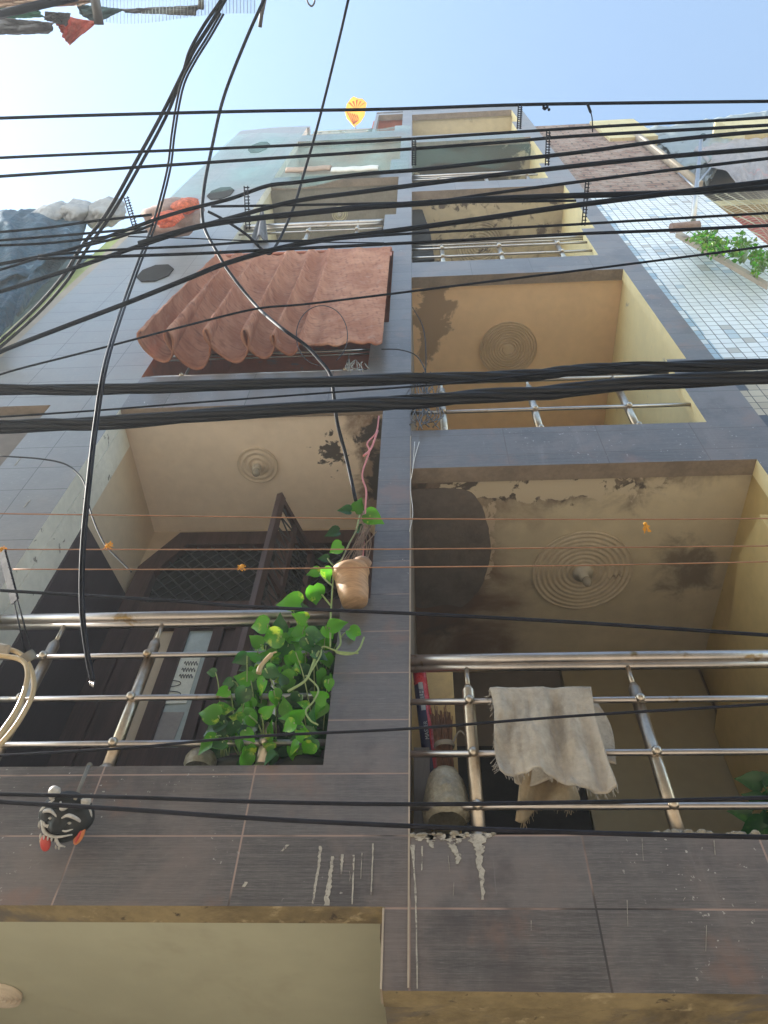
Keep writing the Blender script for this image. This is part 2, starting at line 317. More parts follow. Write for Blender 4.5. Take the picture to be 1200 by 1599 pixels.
M['cloth_red'] = mat('faded_red_cloth', (.50, .15, .12), .85, var=.35, vs=5, trans=.3)
M['cloth_teal'] = mat('dark_teal_cloth', (.05, .09, .10), .9, var=.3, vs=6)
M['cloth_green'] = mat('green_cloth', (.06, .20, .13), .9, var=.3)
M['cloth_tan'] = mat('tan_cloth', (.45, .33, .26), .9, var=.2, trans=.2)
M['orange'] = mat('orange_mesh_sack', (.75, .16, .06), .6, var=.5, vs=24, bump=.6, bs=50, trans=.4)
M['sack'] = mat('brown_jute_sack', (.30, .20, .17), .9, var=.25, vs=10, bump=.6, bs=50)
M['sheet'] = mat('grey_plastic_sheet', (.16, .17, .17), .4, var=.2, vs=5, bump=.5, bs=8, bd=.03)
M['sheet_pale'] = mat('pale_tarpaulin', (.30, .26, .25), .5, var=.2, vs=5, bump=.5, bs=8, bd=.03, stains=(((.55, .16, .12), 2, .6, .15, None),))
M['pale_sheet2'] = mat('ribbed_translucent_sheet', (.22, .245, .24), .4, var=.2, vs=3, stretch=(1, 6, 1))
M['paleyellow'] = mat('pale_yellow_parapet', (.55, .47, .27), .75, var=.12, stains=(((.25, .22, .16), 6, .6, .1, None),))
M['kite1'] = mat('orange_kite_paper', (.62, .16, .02), .6, var=.1, bump=0, trans=.5)
M['kite2'] = mat('yellow_kite_paper', (.90, .60, .10), .6, var=.1, bump=0, trans=.5)
M['tassel'] = mat('yellow_ribbon', (.85, .45, .06), .7, var=.2, trans=.3)
M['asphalt'] = mat('alley_paving', (.46, .40, .32), .9, var=.2)
M['opp'] = mat('opposite_plaster', (.66, .62, .55), .8, var=.12)
M['pink'] = mat('pink_cord', (.62, .22, .22), .6)
M['whitecord'] = mat('white_cord', (.60, .58, .56), .6)
M['holder'] = mat('lamp_holder_plastic', (.58, .54, .46), .5)
M['leafbright'] = leaf_mat('bright_shrub_leaf', (.17, .32, .05), (.48, .46, .12))
M['blackmetal'] = mat('black_strap', (.012, .012, .018), .8, spec=.15)

# ------------------------------------------------------------------ mesh builder
class MB:
    def __init__(s): s.v = []; s.f = []; s.mi = []; s.uv = {}; s.mats = []; s.smooth = []
    def m(s, name):
        if name not in s.mats: s.mats.append(name)
        return s.mats.index(name)
    def face(s, idx, mi=0, sm=False): s.f.append(tuple(idx)); s.mi.append(mi); s.smooth.append(sm)
    def add(s, pts): n = len(s.v); s.v += [Vector(p) for p in pts]; return n
    def box(s, a, b, mat=None):
        mi = s.m(mat) if mat else 0
        x0, y0, z0 = a; x1, y1, z1 = b
        n = s.add([(x0,y0,z0),(x1,y0,z0),(x1,y1,z0),(x0,y1,z0),(x0,y0,z1),(x1,y0,z1),(x1,y1,z1),(x0,y1,z1)])
        for q in ((0,3,2,1),(4,5,6,7),(0,1,5,4),(1,2,6,5),(2,3,7,6),(3,0,4,7)): s.face([n+i for i in q], mi)
        return s
    def prism(s, poly, off, mat=None):
        """poly: list of points (3D) of one face; off: extrusion vector"""
        mi = s.m(mat) if mat else 0; k = len(poly); off = Vector(off)
        n = s.add(poly); s.add([Vector(p)+off for p in poly])
        s.face([n+i for i in range(k)], mi); s.face([n+k+i for i in reversed(range(k))], mi)
        for i in range(k): j = (i+1) % k; s.face((n+i, n+k+i, n+k+j, n+j), mi)
        return s
    def tube(s, pts, r, n=8, mat=None, cap=True):
        mi = s.m(mat) if mat else 0
        pts = [Vector(p) for p in pts]; L = len(pts)
        rs = r if isinstance(r, (list, tuple)) else [r]*L
        t0 = (pts[1]-pts[0]).normalized(); a = t0.orthogonal().normalized(); base = None; pv = t0
        for i, p in enumerate(pts):
            t = ((pts[min(i+1, L-1)]-pts[max(i-1, 0)])).normalized()
            a = (a - t*a.dot(t)).normalized(); b = t.cross(a)
            k = s.add([p+(a*math.cos(2*math.pi*j/n)+b*math.sin(2*math.pi*j/n))*rs[i] for j in range(n)])
            if base is not None:
                for j in range(n): s.face((base+j, base+(j+1) % n, k+(j+1) % n, k+j), mi, True)
            elif cap: s.face([k+j for j in reversed(range(n))], mi)
            base = k
        if cap: s.face([base+j for j in range(n)], mi)
        return s
    def lathe(s, c, prof, n=24, axis=(0,0,1), mat=None, jitter=0):
        mi = s.m(mat) if mat else 0; ax = Vector(axis).normalized(); a = ax.orthogonal().normalized(); b = ax.cross(a); base = None; c = Vector(c)
        for (r, h) in prof:
            k = s.add([c+ax*h+(a*math.cos(2*math.pi*j/n)+b*math.sin(2*math.pi*j/n))*r*(1+jitter*noise.noise(Vector((j*.7, h*9, 0)))) for j in range(n)])
            if base is not None:
                for j in range(n): s.face((base+j, base+(j+1) % n, k+(j+1) % n, k+j), mi, True)
            base = k
        return s
    def grid(s, fn, nu, nv, mat=None, sm=True):
        mi = s.m(mat) if mat else 0; k = len(s.v)
        for j in range(nv+1):
            for i in range(nu+1):
                s.uv[len(s.v)] = (i/nu, j/nv); s.v.append(Vector(fn(i/nu, j/nv)))
        for j in range(nv):
            for i in range(nu):
                a = k+j*(nu+1)+i; s.face((a, a+1, a+nu+2, a+nu+1), mi, sm)
        return s
    def ball(s, c, rx, ry=None, rz=None, n=12, mat=None, axes=None):
        mi = s.m(mat) if mat else 0; ry = ry or rx; rz = rz or rx; c = Vector(c); base = None
        X, Y_, Z = axes or (Vector((1,0,0)), Vector((0,1,0)), Vector((0,0,1)))
        m = max(6, n//2+1)
        for i in range(m+1):
            th = math.pi*i/m; k = s.add([c+X*rx*math.sin(th)*math.cos(2*math.pi*j/n)+Y_*ry*math.sin(th)*math.sin(2*math.pi*j/n)+Z*rz*math.cos(th) for j in range(n)])
            if base is not None:
                for j in range(n): s.face((base+j, k+j, k+(j+1) % n, base+(j+1) % n), mi, True)
            base = k
        return s
    def build(s, name, mats=None, parent=None, bevel=0, solid=0, sub=0):
        me = bpy.data.meshes.new(name); me.from_pydata([tuple(v) for v in s.v], [], s.f)
        names = s.mats or ([mats] if isinstance(mats, str) else mats)
        for q in names: me.materials.append(M[q])
        for i, p in enumerate(me.polygons): p.material_index = s.mi[i] if s.mats else 0; p.use_smooth = s.smooth[i]
        if s.uv:
            ul = me.uv_layers.new(name='UVMap')
            for lp in me.loops: ul.data[lp.index].uv = s.uv.get(lp.vertex_index, (0, 0))
        bm = bmesh.new(); bm.from_mesh(me)
        if not s.uv: bmesh.ops.remove_doubles(bm, verts=bm.verts, dist=1e-5)
        bmesh.ops.recalc_face_normals(bm, faces=bm.faces); bm.to_mesh(me); bm.free()
        o = bpy.data.objects.new(name, me); COL.objects.link(o)
        if parent is not None: o.parent = parent; o.matrix_parent_inverse = Matrix.Translation(-wloc(parent))
        if bevel:
            q = o.modifiers.new('bevel', 'BEVEL'); q.width = bevel; q.segments = 2; q.limit_method = 'ANGLE'
        if solid:
            q = o.modifiers.new('solidify', 'SOLIDIFY'); q.thickness = solid; q.offset = 0
        if sub:
            q = o.modifiers.new('subdivision', 'SUBSURF'); q.levels = sub; q.render_levels = sub
        return o
def wloc(o):
    v = Vector(o.location)
    while o.parent is not None:
        v += o.matrix_parent_inverse.translation; o = o.parent; v += Vector(o.location)
    return v
def empty(name, loc, label, cat, group=None):
    o = bpy.data.objects.new(name, None); COL.objects.link(o); o.location = loc; o.empty_display_size = .1
    return tag(o, label, cat, group)
def tag(o, label, cat, group=None):
    o['label'] = label; o['category'] = cat
    if group: o['group'] = group
    return o
def kind(o, k): o['kind'] = k; return o
def crom(pts, n=8):
    pts = [Vector(p) for p in pts]
    if len(pts) < 3: return [pts[0].lerp(pts[-1], i/n) for i in range(n+1)]
    out = []; q = [pts[0]*2-pts[1]] + pts + [pts[-1]*2-pts[-2]]
    for i in range(1, len(q)-2):
        a, b, c, d = q[i-1:i+3]
        for k in range(n):
            t = k/n; out.append(.5*((2*b)+(-a+c)*t+(2*a-5*b+4*c-d)*t*t+(-a+3*b-3*c+d)*t**3))
    out.append(pts[-1]); return out
# ------------------------------------------------------------------ ground (structure)
g = MB(); g.box((-300, -300, -.2), (300, 300, 0)); kind(g.build('ground', 'asphalt'), 'structure')
# ------------------------------------------------------------------ the tiled house
house = empty('tiled_house', (-.7, 2.6, 0), 'tall narrow house clad in dark grey wood grain tiles with stacked open balconies', 'house')
FY, TH = 2.5, .11
XL, XJ, XP0, XP1, XR, XE = -3.55, -2.195, -.28, -.085, 1.985, 2.19
Rf = [(3.16, 5.60), (6.07, 9.17), (9.635, 12.76), (13.2, 16.40), (17.07, 19.56)]
Lf = [(3.455, 6.52), (7.05, 10.08), (10.65, 13.74), (14.06, 17.08), (17.75, 19.75)]
def solid(x, z):
    if x < XJ: return not (z > 18.6 or (x < -2.75 and z < 6.62)) and z > 2.905
    if x < -.165 and z < 2.905: return False
    if z < 2.652: return False
    if x < XP0:
        if z > 17.72 and x < -.85: return False
        if z > 19.97: return False
        for i, (a, b) in enumerate(Lf):
            lo = -.79 if i == 4 else XJ
            if a < z < b and lo < x < (XP0 if z > a+(.96 if i < 4 else .55) else -.42): return False
        return True
    if x < XP1: return z < 20.1
    for (a, b) in Rf:
        if a < z < b and x < (XR if z > a+.98 or a < 4 else 1.835): return False
    return z < 20.05
xs = sorted({XL, -2.75, XJ, -.85, -.79, -.42, XP0, -.165, XP1, 1.835, XR, XE})
zs = {2.652, 2.905, 6.62, 17.72, 18.6, 19.97, 20.05, 20.1}
for a, b in Lf: zs |= {a, b, a+.96}
for a, b in Rf: zs |= {a, b, a+.98}
zs.add(Lf[4][0]+.55); zs = sorted(zs)
fw = MB(); fw.m('tile'); fw.m('under'); fw.m('yellow'); fw.m('jamb_white'); fw.m('redbrown'); fw.m('grout'); fw.m('soffit'); fw.m('tile_flare')
def ok(i, j): return 0 <= i < len(xs)-1 and 0 <= j < len(zs)-1 and solid((xs[i]+xs[i+1])/2, (zs[j]+zs[j+1])/2)
for i in range(len(xs)-1):
    for j in range(len(zs)-1):
        if not ok(i, j): continue
        x0, x1, z0, z1 = xs[i], xs[i+1], zs[j], zs[j+1]; y0, y1 = FY, FY+TH
        k = fw.add([(x0,y0,z0),(x1,y0,z0),(x1,y0,z1),(x0,y0,z1),(x0,y1,z0),(x1,y1,z0),(x1,y1,z1),(x0,y1,z1)])
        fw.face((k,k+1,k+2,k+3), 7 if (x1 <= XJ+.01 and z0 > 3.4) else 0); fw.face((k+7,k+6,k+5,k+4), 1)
        l2 = 7 < (z0+z1)/2 < 10.1 and x1 <= XP0+.01
        if not ok(i-1, j): fw.face((k,k+3,k+7,k+4), 2 if x0 > 1 else 0)
        if not ok(i+1, j): fw.face((k+1,k+5,k+6,k+2), (4 if l2 else 3) if x1 < -1 else 0)
        if not ok(i, j-1): fw.face((k,k+4,k+5,k+1), 4 if abs(z0-10.08) < .01 and x1 < 0 else (6 if z0 < 3 else 1))
        if not ok(i, j+1): fw.face((k+3,k+2,k+6,k+7), 5)
fw.build('front_wall', None, house)
# roofline caps (low pitched tops of the wall)
c = MB()
c.prism([(-3.55, FY, 18.6), (-2.15, FY, 18.6), (-2.15, FY, 18.78), (-2.8, FY, 18.86), (-3.5, FY, 18.66)], (0, .3, 0)); c.build('roof_parapet', 'tile_flare', house); c = MB()
c.prism([(-.85, FY, 20.102), (2.19, FY, 20.052), (1.9, FY, 20.2), (.7, FY, 20.55), (-.85, FY, 20.2)], (0, .3, 0))
c.build('roof_parapet', 'tile', house)
# balconies
def balcony(x0, x1, z0, z1, yb, cm, left, right, back, beam=.07, lx=None):
    zc = z1+.045; sh = 2.0
    b = MB(); b.box((x0-.02, FY+TH+.001, zc), (x1+.02, yb+.1, zc+.12)); b.build('ceiling', cm, house)
    b = MB(); b.box((x0-.018, FY+TH+.003, z0-.29), (x1+.018, yb-.002, z0-.2)); b.build('floor_slab', 'slab', house)
    b = MB(); b.box((x0-.02, yb, z0-.3), (x1+.02, yb+.1, zc)); b.build('back_wall', back, house)
    if left: b = MB(); b.box((x0-.12, FY+TH+.001, z0-.3), (x0-.0205, yb+.1, zc)); b.build('side_wall', left, house)
    if right: b = MB(); b.box((x1+.0205, FY+TH+.001, z0-.3), (x1+.12, yb+.1, zc)); b.build('side_wall', right, house)
RC = ['ceil_R1', 'ceil_R2', 'ceil_R3', 'ceil_R4', 'ceil_R5']
for i, (a, b) in enumerate(Rf):
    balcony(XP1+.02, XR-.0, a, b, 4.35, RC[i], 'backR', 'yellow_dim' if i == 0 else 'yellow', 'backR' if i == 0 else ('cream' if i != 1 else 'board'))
LC = ['ceil_L1', 'redbrown', 'ceil_L3', 'ceil_L4', 'ceil_L5']
for i, (a, b) in enumerate(Lf):
    balcony(XJ-.0 if i < 4 else -.79, XP0-.02, a, b, 3.65, LC[i], ['cream', 'redbrown', 'ceil_L3', 'ceil_L4', 'ceil_L5'][i], 'cream', ['cream', 'redbrown', 'ceil_L3', 'ceil_L4', 'ceil_L5'][i])
# ground floor: ceiling on the left, deep beam underside on the right, walls behind
b = MB(); b.box((-3.5, FY+TH+.001, 2.945), (-.165, 4.6, 3.04)); b.build('ceiling', 'ceil_L0', house)
b = MB(); b.box((-.163, FY+TH+.001, 2.66), (2.19, 4.6, 2.78)); b.build('ceiling', 'soffit', house)
b = MB(); b.box((-3.5, 4.6, 0), (2.19, 4.7, 2.94)); b.build('back_wall', 'cream', house)
b = MB(); b.box((-.172, FY-.003, 2.655), (-.1655, FY+.1, 2.9)); b.build('edge_strip', 'grout', house)
# outer side walls and roof deck, so the block is solid
b = MB(); b.box((XL, FY+TH+.001, 2.95), (XL+.1, 9, 18.55)); b.box((XE-.08, FY+TH+.001, 2.8), (XE, 9, 20)); b.build('outer_wall', 'beige', house)
b = MB(); b.box((XL+.11, 4.5, 17.55), (XE-.09, 9, 17.7)); b.build('roof_deck', 'slab', house)
# plain strips proud of the jambs: left balcony pilaster between plaster and dark panel
b = MB(); b.box((XJ-.019, FY+TH+.002, 3.2), (XJ+.004, 2.80, 6.5)); b.build('jamb_strip', 'jamb_white', house)
b = MB(); b.prism([(XJ+.0, 2.80, 3.2), (XJ, 2.80, 5.52), (XJ, 3.64, 5.74), (XJ, 3.64, 3.2)], (.02, 0, 0)); b.build('wall_panel', 'darkpanel', house)
# tile edge strips at the seam right of the pier, pale grout
b = MB(); b.box((-.0895, FY-.003, 2.66), (-.0835, FY+.0, 6.0)); b.build('edge_strip', 'grout', house)
# window or duct openings boarded with dark octagons on the blind left wall
for (u, v, rw, rh) in ((243, 427, .17, .27), (345, 302, .17, .36), (405, 230, .17, .5)):
    p = P(u, v); b = MB()
    poly = [(p.x+rw*math.cos(a)*1.08, FY-.012, p.z+rh*math.sin(a)*1.08) for a in [math.pi/8+k*math.pi/4 for k in range(8)]]
    b.prism(poly, (0, .0115, 0)); b.build('wall_vent', 'interior', house)
# ceiling roses: concentric plaster rings, lamp holder in the middle
def rose(c, r, n, m, holder=1):
    prof = []
    for k in range(n*4+1):
        q = k/(n*4); prof.append((r*(1-q*.82), -.012-.009*math.cos(q*n*2*math.pi)-.006*q))
    prof = [(r*1.0, 0)]+prof
    b = MB(); b.lathe(c, prof, 48); b.face([len(b.v)-48+j for j in range(48)])
    o = b.build('ceiling_rose', m, house)
    if holder:
        h = MB(); h.lathe(c+Vector((0, 0, -.02)), [(r*.20, 0), (r*.20, -.02), (.035, -.025), (.03, -.07), (.018, -.075)], 16, mat='holder')
        h.ball(c+Vector((.01, -.01, -.125)), .032, .032, .04, 12, mat='bulb'); h.build('lamp_holder', None, o)
rose(Vector((1.045, 3.375, 5.643)), .335, 8, 'roseR'); rose(Vector((.905, 3.31, 9.213)), .30, 9, 'roseR2', 0)
rose(Vector((.86, 3.27, 12.80)), .33, 7, 'ceil_R3', 0); rose(Vector((-1.27, 3.03, 6.563)), .155, 3, 'rose')
rose(Vector((-1.2, 3.0, 13.78)), .12, 3, 'ceil_L3')
p = PZ(0, 1552, 2.94); rose(Vector((p.x, p.y, 2.943)), .088, 4, 'rose', 0)
# dark damp patch on the right balcony ceiling (a flat patch of different plaster)
b = MB(); poly = [(641, 765), (700, 762), (742, 775), (760, 810), (765, 860), (752, 915), (725, 945), (700, 944), (641, 936)]
poly = [PZ(u, v, 5.643) for (u, v) in poly]; cr = crom(poly+[poly[0]], 9)[:-1]; cr = [q+Vector((.016*noise.noise(q*9)+.008*noise.noise(q*30), .016*noise.noise(q*9+Vector((5, 0, 0))), 0)) if q.x > -.05 else q for q in cr]
b.prism([(q.x, q.y, 5.6405) for q in cr], (0, 0, .004)); b.build('plaster_patch', 'patch', house)
# dark board standing in the third right balcony, seen against its ceiling
b = MB(); b.prism([P(u, v, 2.75) for (u, v) in ((644, 326), (660, 327), (672, 362), (679, 404), (644, 408))], (0, .03, 0)); b.build('leaning_board', 'interior', house)
# railings
def railing(x0, x1, z0, posts, Y=2.555, hs=(.14, .375, .64), top=.89, m='steel', rt=.027, rb=.0135, rp=.026, name='railing'):
    b = MB(); b.tube([(x0, Y, z0+top), ((x0+x1)/2, Y, z0+top+.004), (x1, Y, z0+top)], rt, 16)
    b.tube([(x0, Y+.02, z0+top-.028), (x1, Y+.02, z0+top-.028)], rt*.7, 10)
    rail = b.build(name, m, house)
    for h in hs:
        b = MB(); b.tube([(x0, Y-.012, z0+h), (x1, Y-.012, z0+h)], rb, 10); b.build('crossbar', m, rail)
    for x in posts:
        b = MB(); b.tube([(x, Y+.015, z0), (x, Y+.015, z0+top-.17)], rp, 14); b.tube([(x, Y+.015, z0+top-.17), (x, Y+.015, z0+top-.14)], [rp, rp*.55], 14)
        b.tube([(x, Y+.015, z0+top-.15), (x, Y+.015, z0+top-.03)], rp*.42, 10)
        b.lathe((x, Y+.015, z0), [(rp*2, 0), (rp*1.9, .012), (rp*1.1, .045), (rp, .05)], 16)
        for h in hs: b.ball((x, Y-.024, z0+h), .021, n=10)
        b.build('post', 'steel_dirty', rail)
    return rail
railing(XP1, XR, 3.16, [.165, .875, 1.56])
railing(XJ, -.42, 3.455, [-1.80, -1.305, -.68], top=.91, hs=(.14, .385, .64))
railing(XP1, 1.835, 6.07, [.14, .78, 1.42], hs=(.05, .33, .6), rt=.022)
railing(XP1, 1.835, 9.635, [.25, .88, 1.52], hs=(.03, .3, .6), rt=.014, top=.86)
railing(XP1, 1.75, 13.2, [.3, 1.0, 1.6], hs=(.05, .45), top=.75, rt=.02)
railing(XJ, -.42, 10.65, [-1.95, -1.35, -.75], hs=(.1, .5), top=.85, rt=.035)
railing(-2.05, -.85, 17.74, [-1.9, -1.4, -.95], hs=(.3,), top=.65, rt=.02)
railing(XJ, -.42, 7.05, [-1.9, -.6], hs=(.08,), top=.5, rt=.012, rp=.01)
# loose mortar along the sill of the right balcony, and the pipe collars
b = MB(); 
for k in range(60):
    x = random.uniform(.75, 1.12); b.ball((x, random.uniform(2.5, 2.56), 3.163+random.uniform(0, .008)), random.uniform(.008, .022), None, random.uniform(.006, .014), 6)
for k in range(40):
    x = random.uniform(-.08, .22); b.ball((x, random.uniform(2.495, 2.53), 3.158+random.uniform(0, .006)), random.uniform(.006, .02), None, random.uniform(.005, .01), 6)
b.build('sill_mortar', 'mortar', house)
# dried paint runs on the tiles
def drip(pts, wd):
    b = MB(); n0 = len(pts); L = crom([P(u, v, FY) for (u, v) in pts], 7) if n0 > 2 else crom([P(*pts[0], FY), P(*pts[0], FY).lerp(P(*pts[1], FY), .5), P(*pts[1], FY)], 4)
    left = []; right = []; sd = pts[0][0]*.37
    for i, q in enumerate(L):
        f = i/(len(L)-1)*(n0-1); ww = (wd[min(int(f), n0-1)]*(1-f % 1)+wd[min(int(f)+1, n0-1)]*(f % 1)) if isinstance(wd, (list, tuple)) else wd*(1-.5*i/len(L))
        jl = ww*(1+.9*noise.noise(Vector((sd, i*.9, 0)))); jr = ww*(1+.9*noise.noise(Vector((sd+9, i*.9, 0)))); m_ = .4*ww*noise.noise(Vector((sd, i*.5, 5)))
        left.append(Vector((q.x-max(jl, ww*.2)+m_, FY-.0028, q.z))); right.append(Vector((q.x+max(jr, ww*.2)+m_, FY-.0028, q.z)))
    k = b.add(left); k2 = b.add(right); k3 = b.add([v+Vector((0, .0024, 0)) for v in left]); k4 = b.add([v+Vector((0, .0024, 0)) for v in right]); n = len(left)
    for i in range(n-1):
        b.face((k+i, k2+i, k2+i+1, k+i+1)); b.face((k+i, k+i+1, k3+i+1, k3+i)); b.face((k2+i, k4+i, k4+i+1, k2+i+1))
    b.build('paint_run', 'drip', house)
drip([(501, 1322), (499, 1345), (495, 1370), (491, 1395), (489, 1412)], .005)
drip([(520, 1338), (517, 1360), (514, 1385), (510, 1415)], [.004, .006, .008, .009])
drip([(535, 1335), (534, 1350), (533, 1366)], .005); drip([(553, 1336), (552, 1370), (550, 1413)], .003)
drip([(583, 1318), (582, 1345), (580, 1398)], .003); drip([(645, 1320), (647, 1360), (650, 1420), (652, 1545)], [.007, .0022, .003, .002])
drip([(660, 1322), (659, 1360)], .003); drip([(742, 1303), (748, 1318), (749, 1335), (752, 1365), (754, 1406)], [.034, .020, .011, .009, .004])
for (u, v, w_) in ((655, 1304, .03), (672, 1305, .022), (690, 1304, .035), (715, 1304, .03), (760, 1303, .02)): drip([(u, v-1), (u+2, v+4), (u+1, v+random.uniform(6, 12))], [w_, w_*.6, w_*.15])
drip([(700, 1303), (706, 1320), (716, 1338), (714, 1350)], [.012, .012, .010, .004]); drip([(668, 1303), (672, 1315), (676, 1325)], [.02, .012, .004])
drip([(720, 1306), (716, 1318)], [.02, .006]); drip([(385, 1378), (380, 1386)], .007); drip([(450, 1320), (440, 1330)], .006)
for k in range(14):
    u, v = random.uniform(20, 1190), random.uniform(1310, 1500)
    if u < 600 and v > 1405: continue
    l = random.uniform(4, 45); drip([(u, v), (u+random.uniform(-3, 3), v+l)], random.uniform(.0005, .0013))
for (u, v, a, l) in ((28, 721, -40, 14), (42, 787, -45, 14)):
    drip([(u-5, v+6), (u+5, v-6)], .004)
# ---- doors of the left balcony (on its back wall)
YB = 3.645
def poly(pts, Y, th, m, name, parent):
    b = MB(); b.prism([P(u, v, Y) for (u, v) in pts], (0, th, 0)); return b.build(name, m, parent)
def rect(x0, x1, z0, z1, Y, th, m, name, parent, bev=0):
    b = MB(); b.box((x0, Y, z0), (x1, Y+th, z1)); return b.build(name, m, parent, bevel=bev)
door = MB()
# frame ring with chamfered head
def ring(outer, inner, Y0, Y1):
    k = len(outer); n = door.add([(x, Y0, z) for x, z in outer]); door.add([(x, Y0, z) for x, z in inner]); door.add([(x, Y1, z) for x, z in outer]); door.add([(x, Y1, z) for x, z in inner])
    for i in range(k-1):
        j = i+1
        door.face((n+i, n+j, n+k+j, n+k+i)); door.face((n+i, n+2*k+i, n+2*k+j, n+j)); door.face((n+k+i, n+k+j, n+3*k+j, n+3*k+i))
ring([(-2.17, 3.17), (-2.17, 6.02), (-1.95, 6.44), (-.45, 6.42), (-.32, 6.2), (-.32, 3.17)], [(-2.03, 3.17), (-2.03, 5.95), (-1.86, 6.28), (-.52, 6.26), (-.45, 6.1), (-.45, 3.17)], YB-.08, YB)
door.box((-2.03, YB-.075, 5.48), (-.45, YB-.005, 5.62)); door.box((-1.14, YB-.085, 3.17), (-1.04, YB-.004, 6.27))
for (a, b_) in ((-2.02, -1.86), (-1.30, -1.145), (-1.72, -1.62), (-1.45, -1.38)): door.box((a, YB-.07, 3.2), (b_, YB-.02, 5.48))
for z in (3.2, 4.25, 5.36): door.box((-2.02, YB-.068, z), (-1.15, YB-.018, z+.13))
for (a, b_) in ((-1.03, -.93), (-.56, -.46)): door.box((a, YB-.07, 3.2), (b_, YB-.02, 5.48))
DO = door.build('double_door', 'door', house)
rect(-1.86, -1.73, 3.3, 5.37, YB-.04, .01, 'cream', 'door_pane', DO); rect(-1.62, -1.455, 3.3, 5.37, YB-.04, .01, 'glass', 'door_pane', DO); rect(-1.375, -1.30, 3.3, 5.37, YB-.04, .01, 'door', 'door_pane', DO); rect(-.93, -.56, 3.3, 5.37, YB-.035, .01, 'interior', 'door_pane', DO)
poly([(279, 1022), (316, 1020), (291, 1098), (253, 1099)], YB-.048, .004, 'paper', 'paper_notice', DO)
poly([(255, 1112), (288, 1112), (262, 1180), (228, 1180)], YB-.048, .004, 'paper2', 'door_film', DO)
b = MB()
for q in range(2):
    b.tube(crom([P(u, v+q*17, YB-.054) for (u, v) in ((262, 1062), (279, 1064), (282, 1068), (275, 1071), (258, 1074))], 5), .0028, 5)
for row in range(3):
    for k in range(5):
        u, v = 288+k*4.2-row*4, 1036+row*10
        b.tube(crom([P(u, v, YB-.052), P(u+2, v-3, YB-.052), P(u+3, v+3, YB-.052), P(u+4, v, YB-.052)], 3), .0022, 4)
b.build('handwriting', 'ink', DO)
# lattice of the fanlight
b = MB(); x0, x1, z0, z1 = -2.0, -.5, 5.63, 6.27
for k in range(-8, 20):
    for sgn in (1, -1):
        a = x0+k*.11; pts = []
        xa, xb = a, a+(z1-z0)*.9*1
        if sgn < 0: xa, xb = xb, xa
        def clip(xa, za, xb, zb):
            if xa > xb: xa, za, xb, zb = xb, zb, xa, za
            if xb < x0 or xa > x1: return None
            if xa < x0: za += (zb-za)*(x0-xa)/(xb-xa); xa = x0
            if xb > x1: zb = za+(zb-za)*(x1-xa)/(xb-xa); xb = x1
            return (xa, za, xb, zb)
        q = clip(xa, z0, xb, z1)
        if q and abs(q[0]-q[2]) > .02: b.tube([(q[0], YB-.05+.006*sgn, q[1]), (q[2], YB-.05+.006*sgn, q[3])], .007, 4)
b.build('lattice', 'lattice', DO)
b = MB(); b.box((-2.02, YB-.022, 5.6), (-.46, YB-.012, 6.3)); b.build('fanlight_pane', 'interior', DO)
# open grille leaf swung out over the balcony
b = MB(); A = P(430, 797, 3.0); B = P(492, 852, 3.55)
leafx = Vector((B.x-A.x, B.y-A.y, 0)); zt = 6.12; A = Vector((A.x, A.y, zt)); L = leafx.length; d = leafx.normalized()
def pt(s, z, off=0): q = A+d*s; return (q.x-d.y*off, q.y+d.x*off, z)
def bar(s0, s1, z0, z1, th=.02):
    k = b.add([pt(s0,z0,-th),pt(s1,z0,-th),pt(s1,z0,th),pt(s0,z0,th),pt(s0,z1,-th),pt(s1,z1,-th),pt(s1,z1,th),pt(s0,z1,th)])
    for q in ((0,3,2,1),(4,5,6,7),(0,1,5,4),(1,2,6,5),(2,3,7,6),(3,0,4,7)): b.face([k+i for i in q])
bar(0, .06, 3.2, zt); bar(L-.05, L, 3.2, zt-.05)
for z in (3.2, 4.35, 5.3, zt-.07): bar(.06, L-.05, z, z+.055)
bar(.25, .29, 3.2, zt-.07, .012)
gl = b.build('grille_leaf', 'door', DO)
b = MB()
for k in range(22):
    z = 3.3+k*.125
    b.tube([pt(.05, z), pt(L-.04, z+.14)], .006, 4); b.tube([pt(.05, z+.14), pt(L-.04, z)], .006, 4)
b.build('grille_mesh', 'lattice', gl)
# back wall features of the right balcony
b = MB(); b.box((-.05, 4.30, 2.87), (P(875, 1045, 4.30).x-.005, 4.345, P(780, 1165, 4.3).z)); b.build('dark_doorway_panel', 'interior', house)  # solid panel; the dark of an unlit room is put into its colour
b = MB(); x0 = P(875, 1045, 4.30).x; zt = P(935, 1043, 4.30).z; b.box((x0, 4.27, 2.9), (1.95, 4.348, zt)); b.build('wall_panel', 'panel_olive', house)
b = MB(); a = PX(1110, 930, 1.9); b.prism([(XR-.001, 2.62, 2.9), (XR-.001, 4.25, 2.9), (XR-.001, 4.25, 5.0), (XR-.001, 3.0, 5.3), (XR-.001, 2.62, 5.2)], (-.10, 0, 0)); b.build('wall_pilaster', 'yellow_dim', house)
b = MB(); b.box((P(905, 1100, 4.26).x-.02, 4.245, 3.0), (P(905, 1100, 4.26).x+.02, 4.269, 4.2)); 

